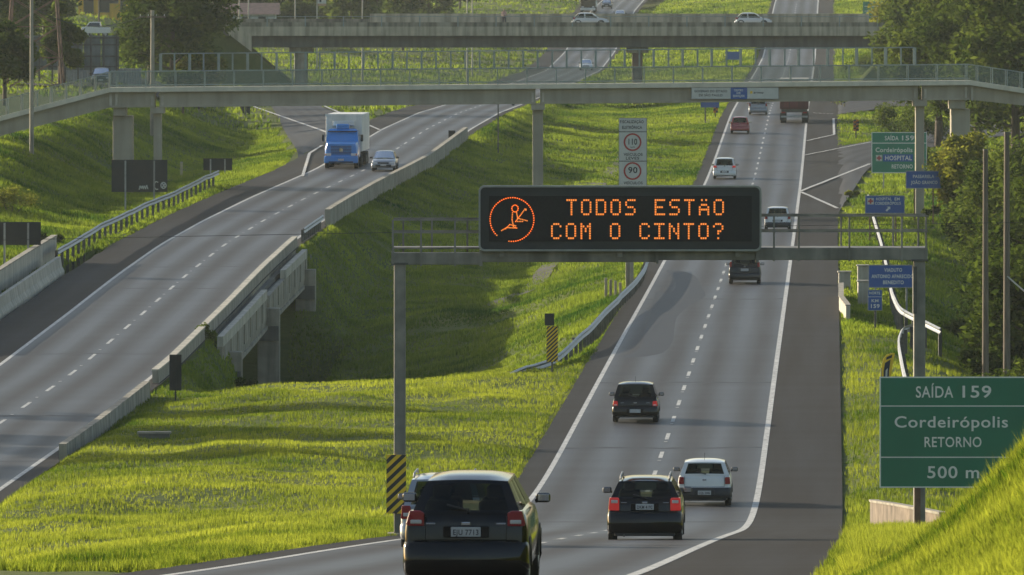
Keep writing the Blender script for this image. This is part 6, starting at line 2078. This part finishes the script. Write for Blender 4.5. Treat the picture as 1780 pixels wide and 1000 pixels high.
E = [(0, 1), (1, 2), (2, 3), (3, 4), (4, 5), (0, 6), (6, 7), (7, 8), (8, 9), (0, 10), (10, 11), (11, 12), (12, 13), (2, 14), (14, 15), (15, 16), (2, 17), (17, 18), (18, 19)]
R_ = [.13, .12, .13, .055, .085, .07, .09, .06, .042, .035, .09, .06, .042, .035, .055, .042, .032, .055, .042, .032]
skin_body('body', V, E, R_, SKIN, pp)
skin_body('top', [(0, 0, 1.0), (0, 0, 1.18), (0, 0, 1.38), (.19, 0, 1.38), (.235, .05, 1.16), (-.19, 0, 1.38), (-.235, -.03, 1.16)], [(0, 1), (1, 2), (2, 3), (3, 4), (2, 5), (5, 6)], [.15, .14, .15, .075, .06, .075, .06], mat('pink_cloth', (.50, .30, .26), .9), pp)
skin_body('trousers', [(0, 0, .96), (.10, 0, .88), (.12, -.08, .50), (.11, .01, .14), (-.10, 0, .88), (-.12, .10, .50), (-.11, .22, .15)], [(0, 1), (1, 2), (2, 3), (0, 4), (4, 5), (5, 6)], [.15, .105, .075, .06, .105, .075, .06], mat('dark_trousers', (.06, .05, .06), .9), pp)
skin_body('hair', [(0, .03, 1.68), (0, .02, 1.73)], [(0, 1)], [.085, .075], mat('dark_hair', (.02, .015, .012), .7), pp)

# small roadside things
t = thing('drain_cover', 'low concrete drain box in the shaded grass beside the lower left barrier', 'drain', (PX(268, 330), 330.0, gz(PX(268, 330), 330) + .12))
MB().bb(-.55, .55, -.3, .3, -.3, .06).build('box', CONC_D, t)
MB().bb(-.6, .6, -.34, .34, .062, .13).build('lid', CONC, t)
t = thing('marker_post', 'short pale yellow marker post on the shaded left bank', 'marker post', (PX(315.5, 660), 660.0, gz(PX(315.5, 660), 660)))
MB().bb(-.09, .09, -.06, .06, -.2, .95).build('post', mat('cream_post', (.42, .36, .2), .7), t)
MB().bb(-.1, .1, -.07, .07, .951, 1.02).build('cap', CONC_L, t)
for k in range(9):
    px = 1423 + k * 5.6
    Y = 935.0 - k * 7
    o = thing('delineator_post', 'short tan delineator post in the row at the exit beyond the footbridge', 'delineator', (PX(px, Y), Y, max(gz(PX(px, Y), Y), float(rr_z(Y)))), 0, 'delineator posts in a row at the exit')
    MB().bb(-.08, .08, -.05, .05, -.2, .75).build('post', mat('tan_delineator', (.36, .27, .14), .7), o)
    MB().bb(-.085, .085, -.056, -.0505, .45, .6).build('reflector', INK, o)
# exit gore and taper markings, draped over the asphalt
def paint_px(name, segs, dz):
    parts = []
    for a, b, w in segs:
        n = 14
        P = []
        for k in range(n + 1):
            px, py = a[0] + (b[0] - a[0]) * k / n, a[1] + (b[1] - a[1]) * k / n
            x, y, z = hit(px, py, 'g', 500, rough=False)
            P.append(Vector((x, y, max(z, (float(rr_z(y)) if x > 5 else float(lr_z(y))) if False else z))))
        V = []
        for k, p in enumerate(P):
            d = (P[min(k + 1, n)] - P[max(k - 1, 0)]); d.z = 0; d.normalize()
            nn = Vector((d.y, -d.x, 0)) * w / 2
            for q in (p - nn, p + nn):
                V.append((q.x, q.y, float(ground(q.x, q.y, False)[0]) + dz))
        i = np.arange(n) * 2
        b0 = sum(len(p[0]) for p in parts)
        parts.append((np.array(V), np.stack([i, i + 1, i + 3, i + 2], 1) + b0))
    finish_lines(name, parts)
paint_px('exit_road_markings', [((1391, 336), (1512, 288), .26), ((1392, 337), (1456, 366), .26), ((1398, 273), (1514, 250), .2), ((1402, 248), (1450, 237), .2), ((1449, 209), (1450, 237), .2), ((1412, 199), (1450, 201), .2)], .145)
paint_px('slip_road_markings', [((438, 187), (557, 229), .22), ((557, 229), (600, 246), .2), ((552, 182), (660, 229), .22), ((560, 256), (538, 270), .2), ((538, 270), (526, 310), .2), ((400, 119), (478, 150), .25)], .145)
# ------------------------------------------------------------------ the air
hz = bpy.data.materials.new('haze_air')
hz.use_nodes = True
nt = hz.node_tree
nt.nodes.remove(nt.nodes['Principled BSDF'])
pv = nt.nodes.new('ShaderNodeVolumePrincipled')
pv.inputs['Color'].default_value = (.80, .88, .84, 1)
pv.inputs['Density'].default_value = .000055
pv.inputs['Anisotropy'].default_value = .1
nt.links.new(pv.outputs[0], nt.nodes['Material Output'].inputs['Volume'])
tag(MB().bb(-230, 230, -60, 2760, -14, 46).build('haze', hz), kind='stuff')
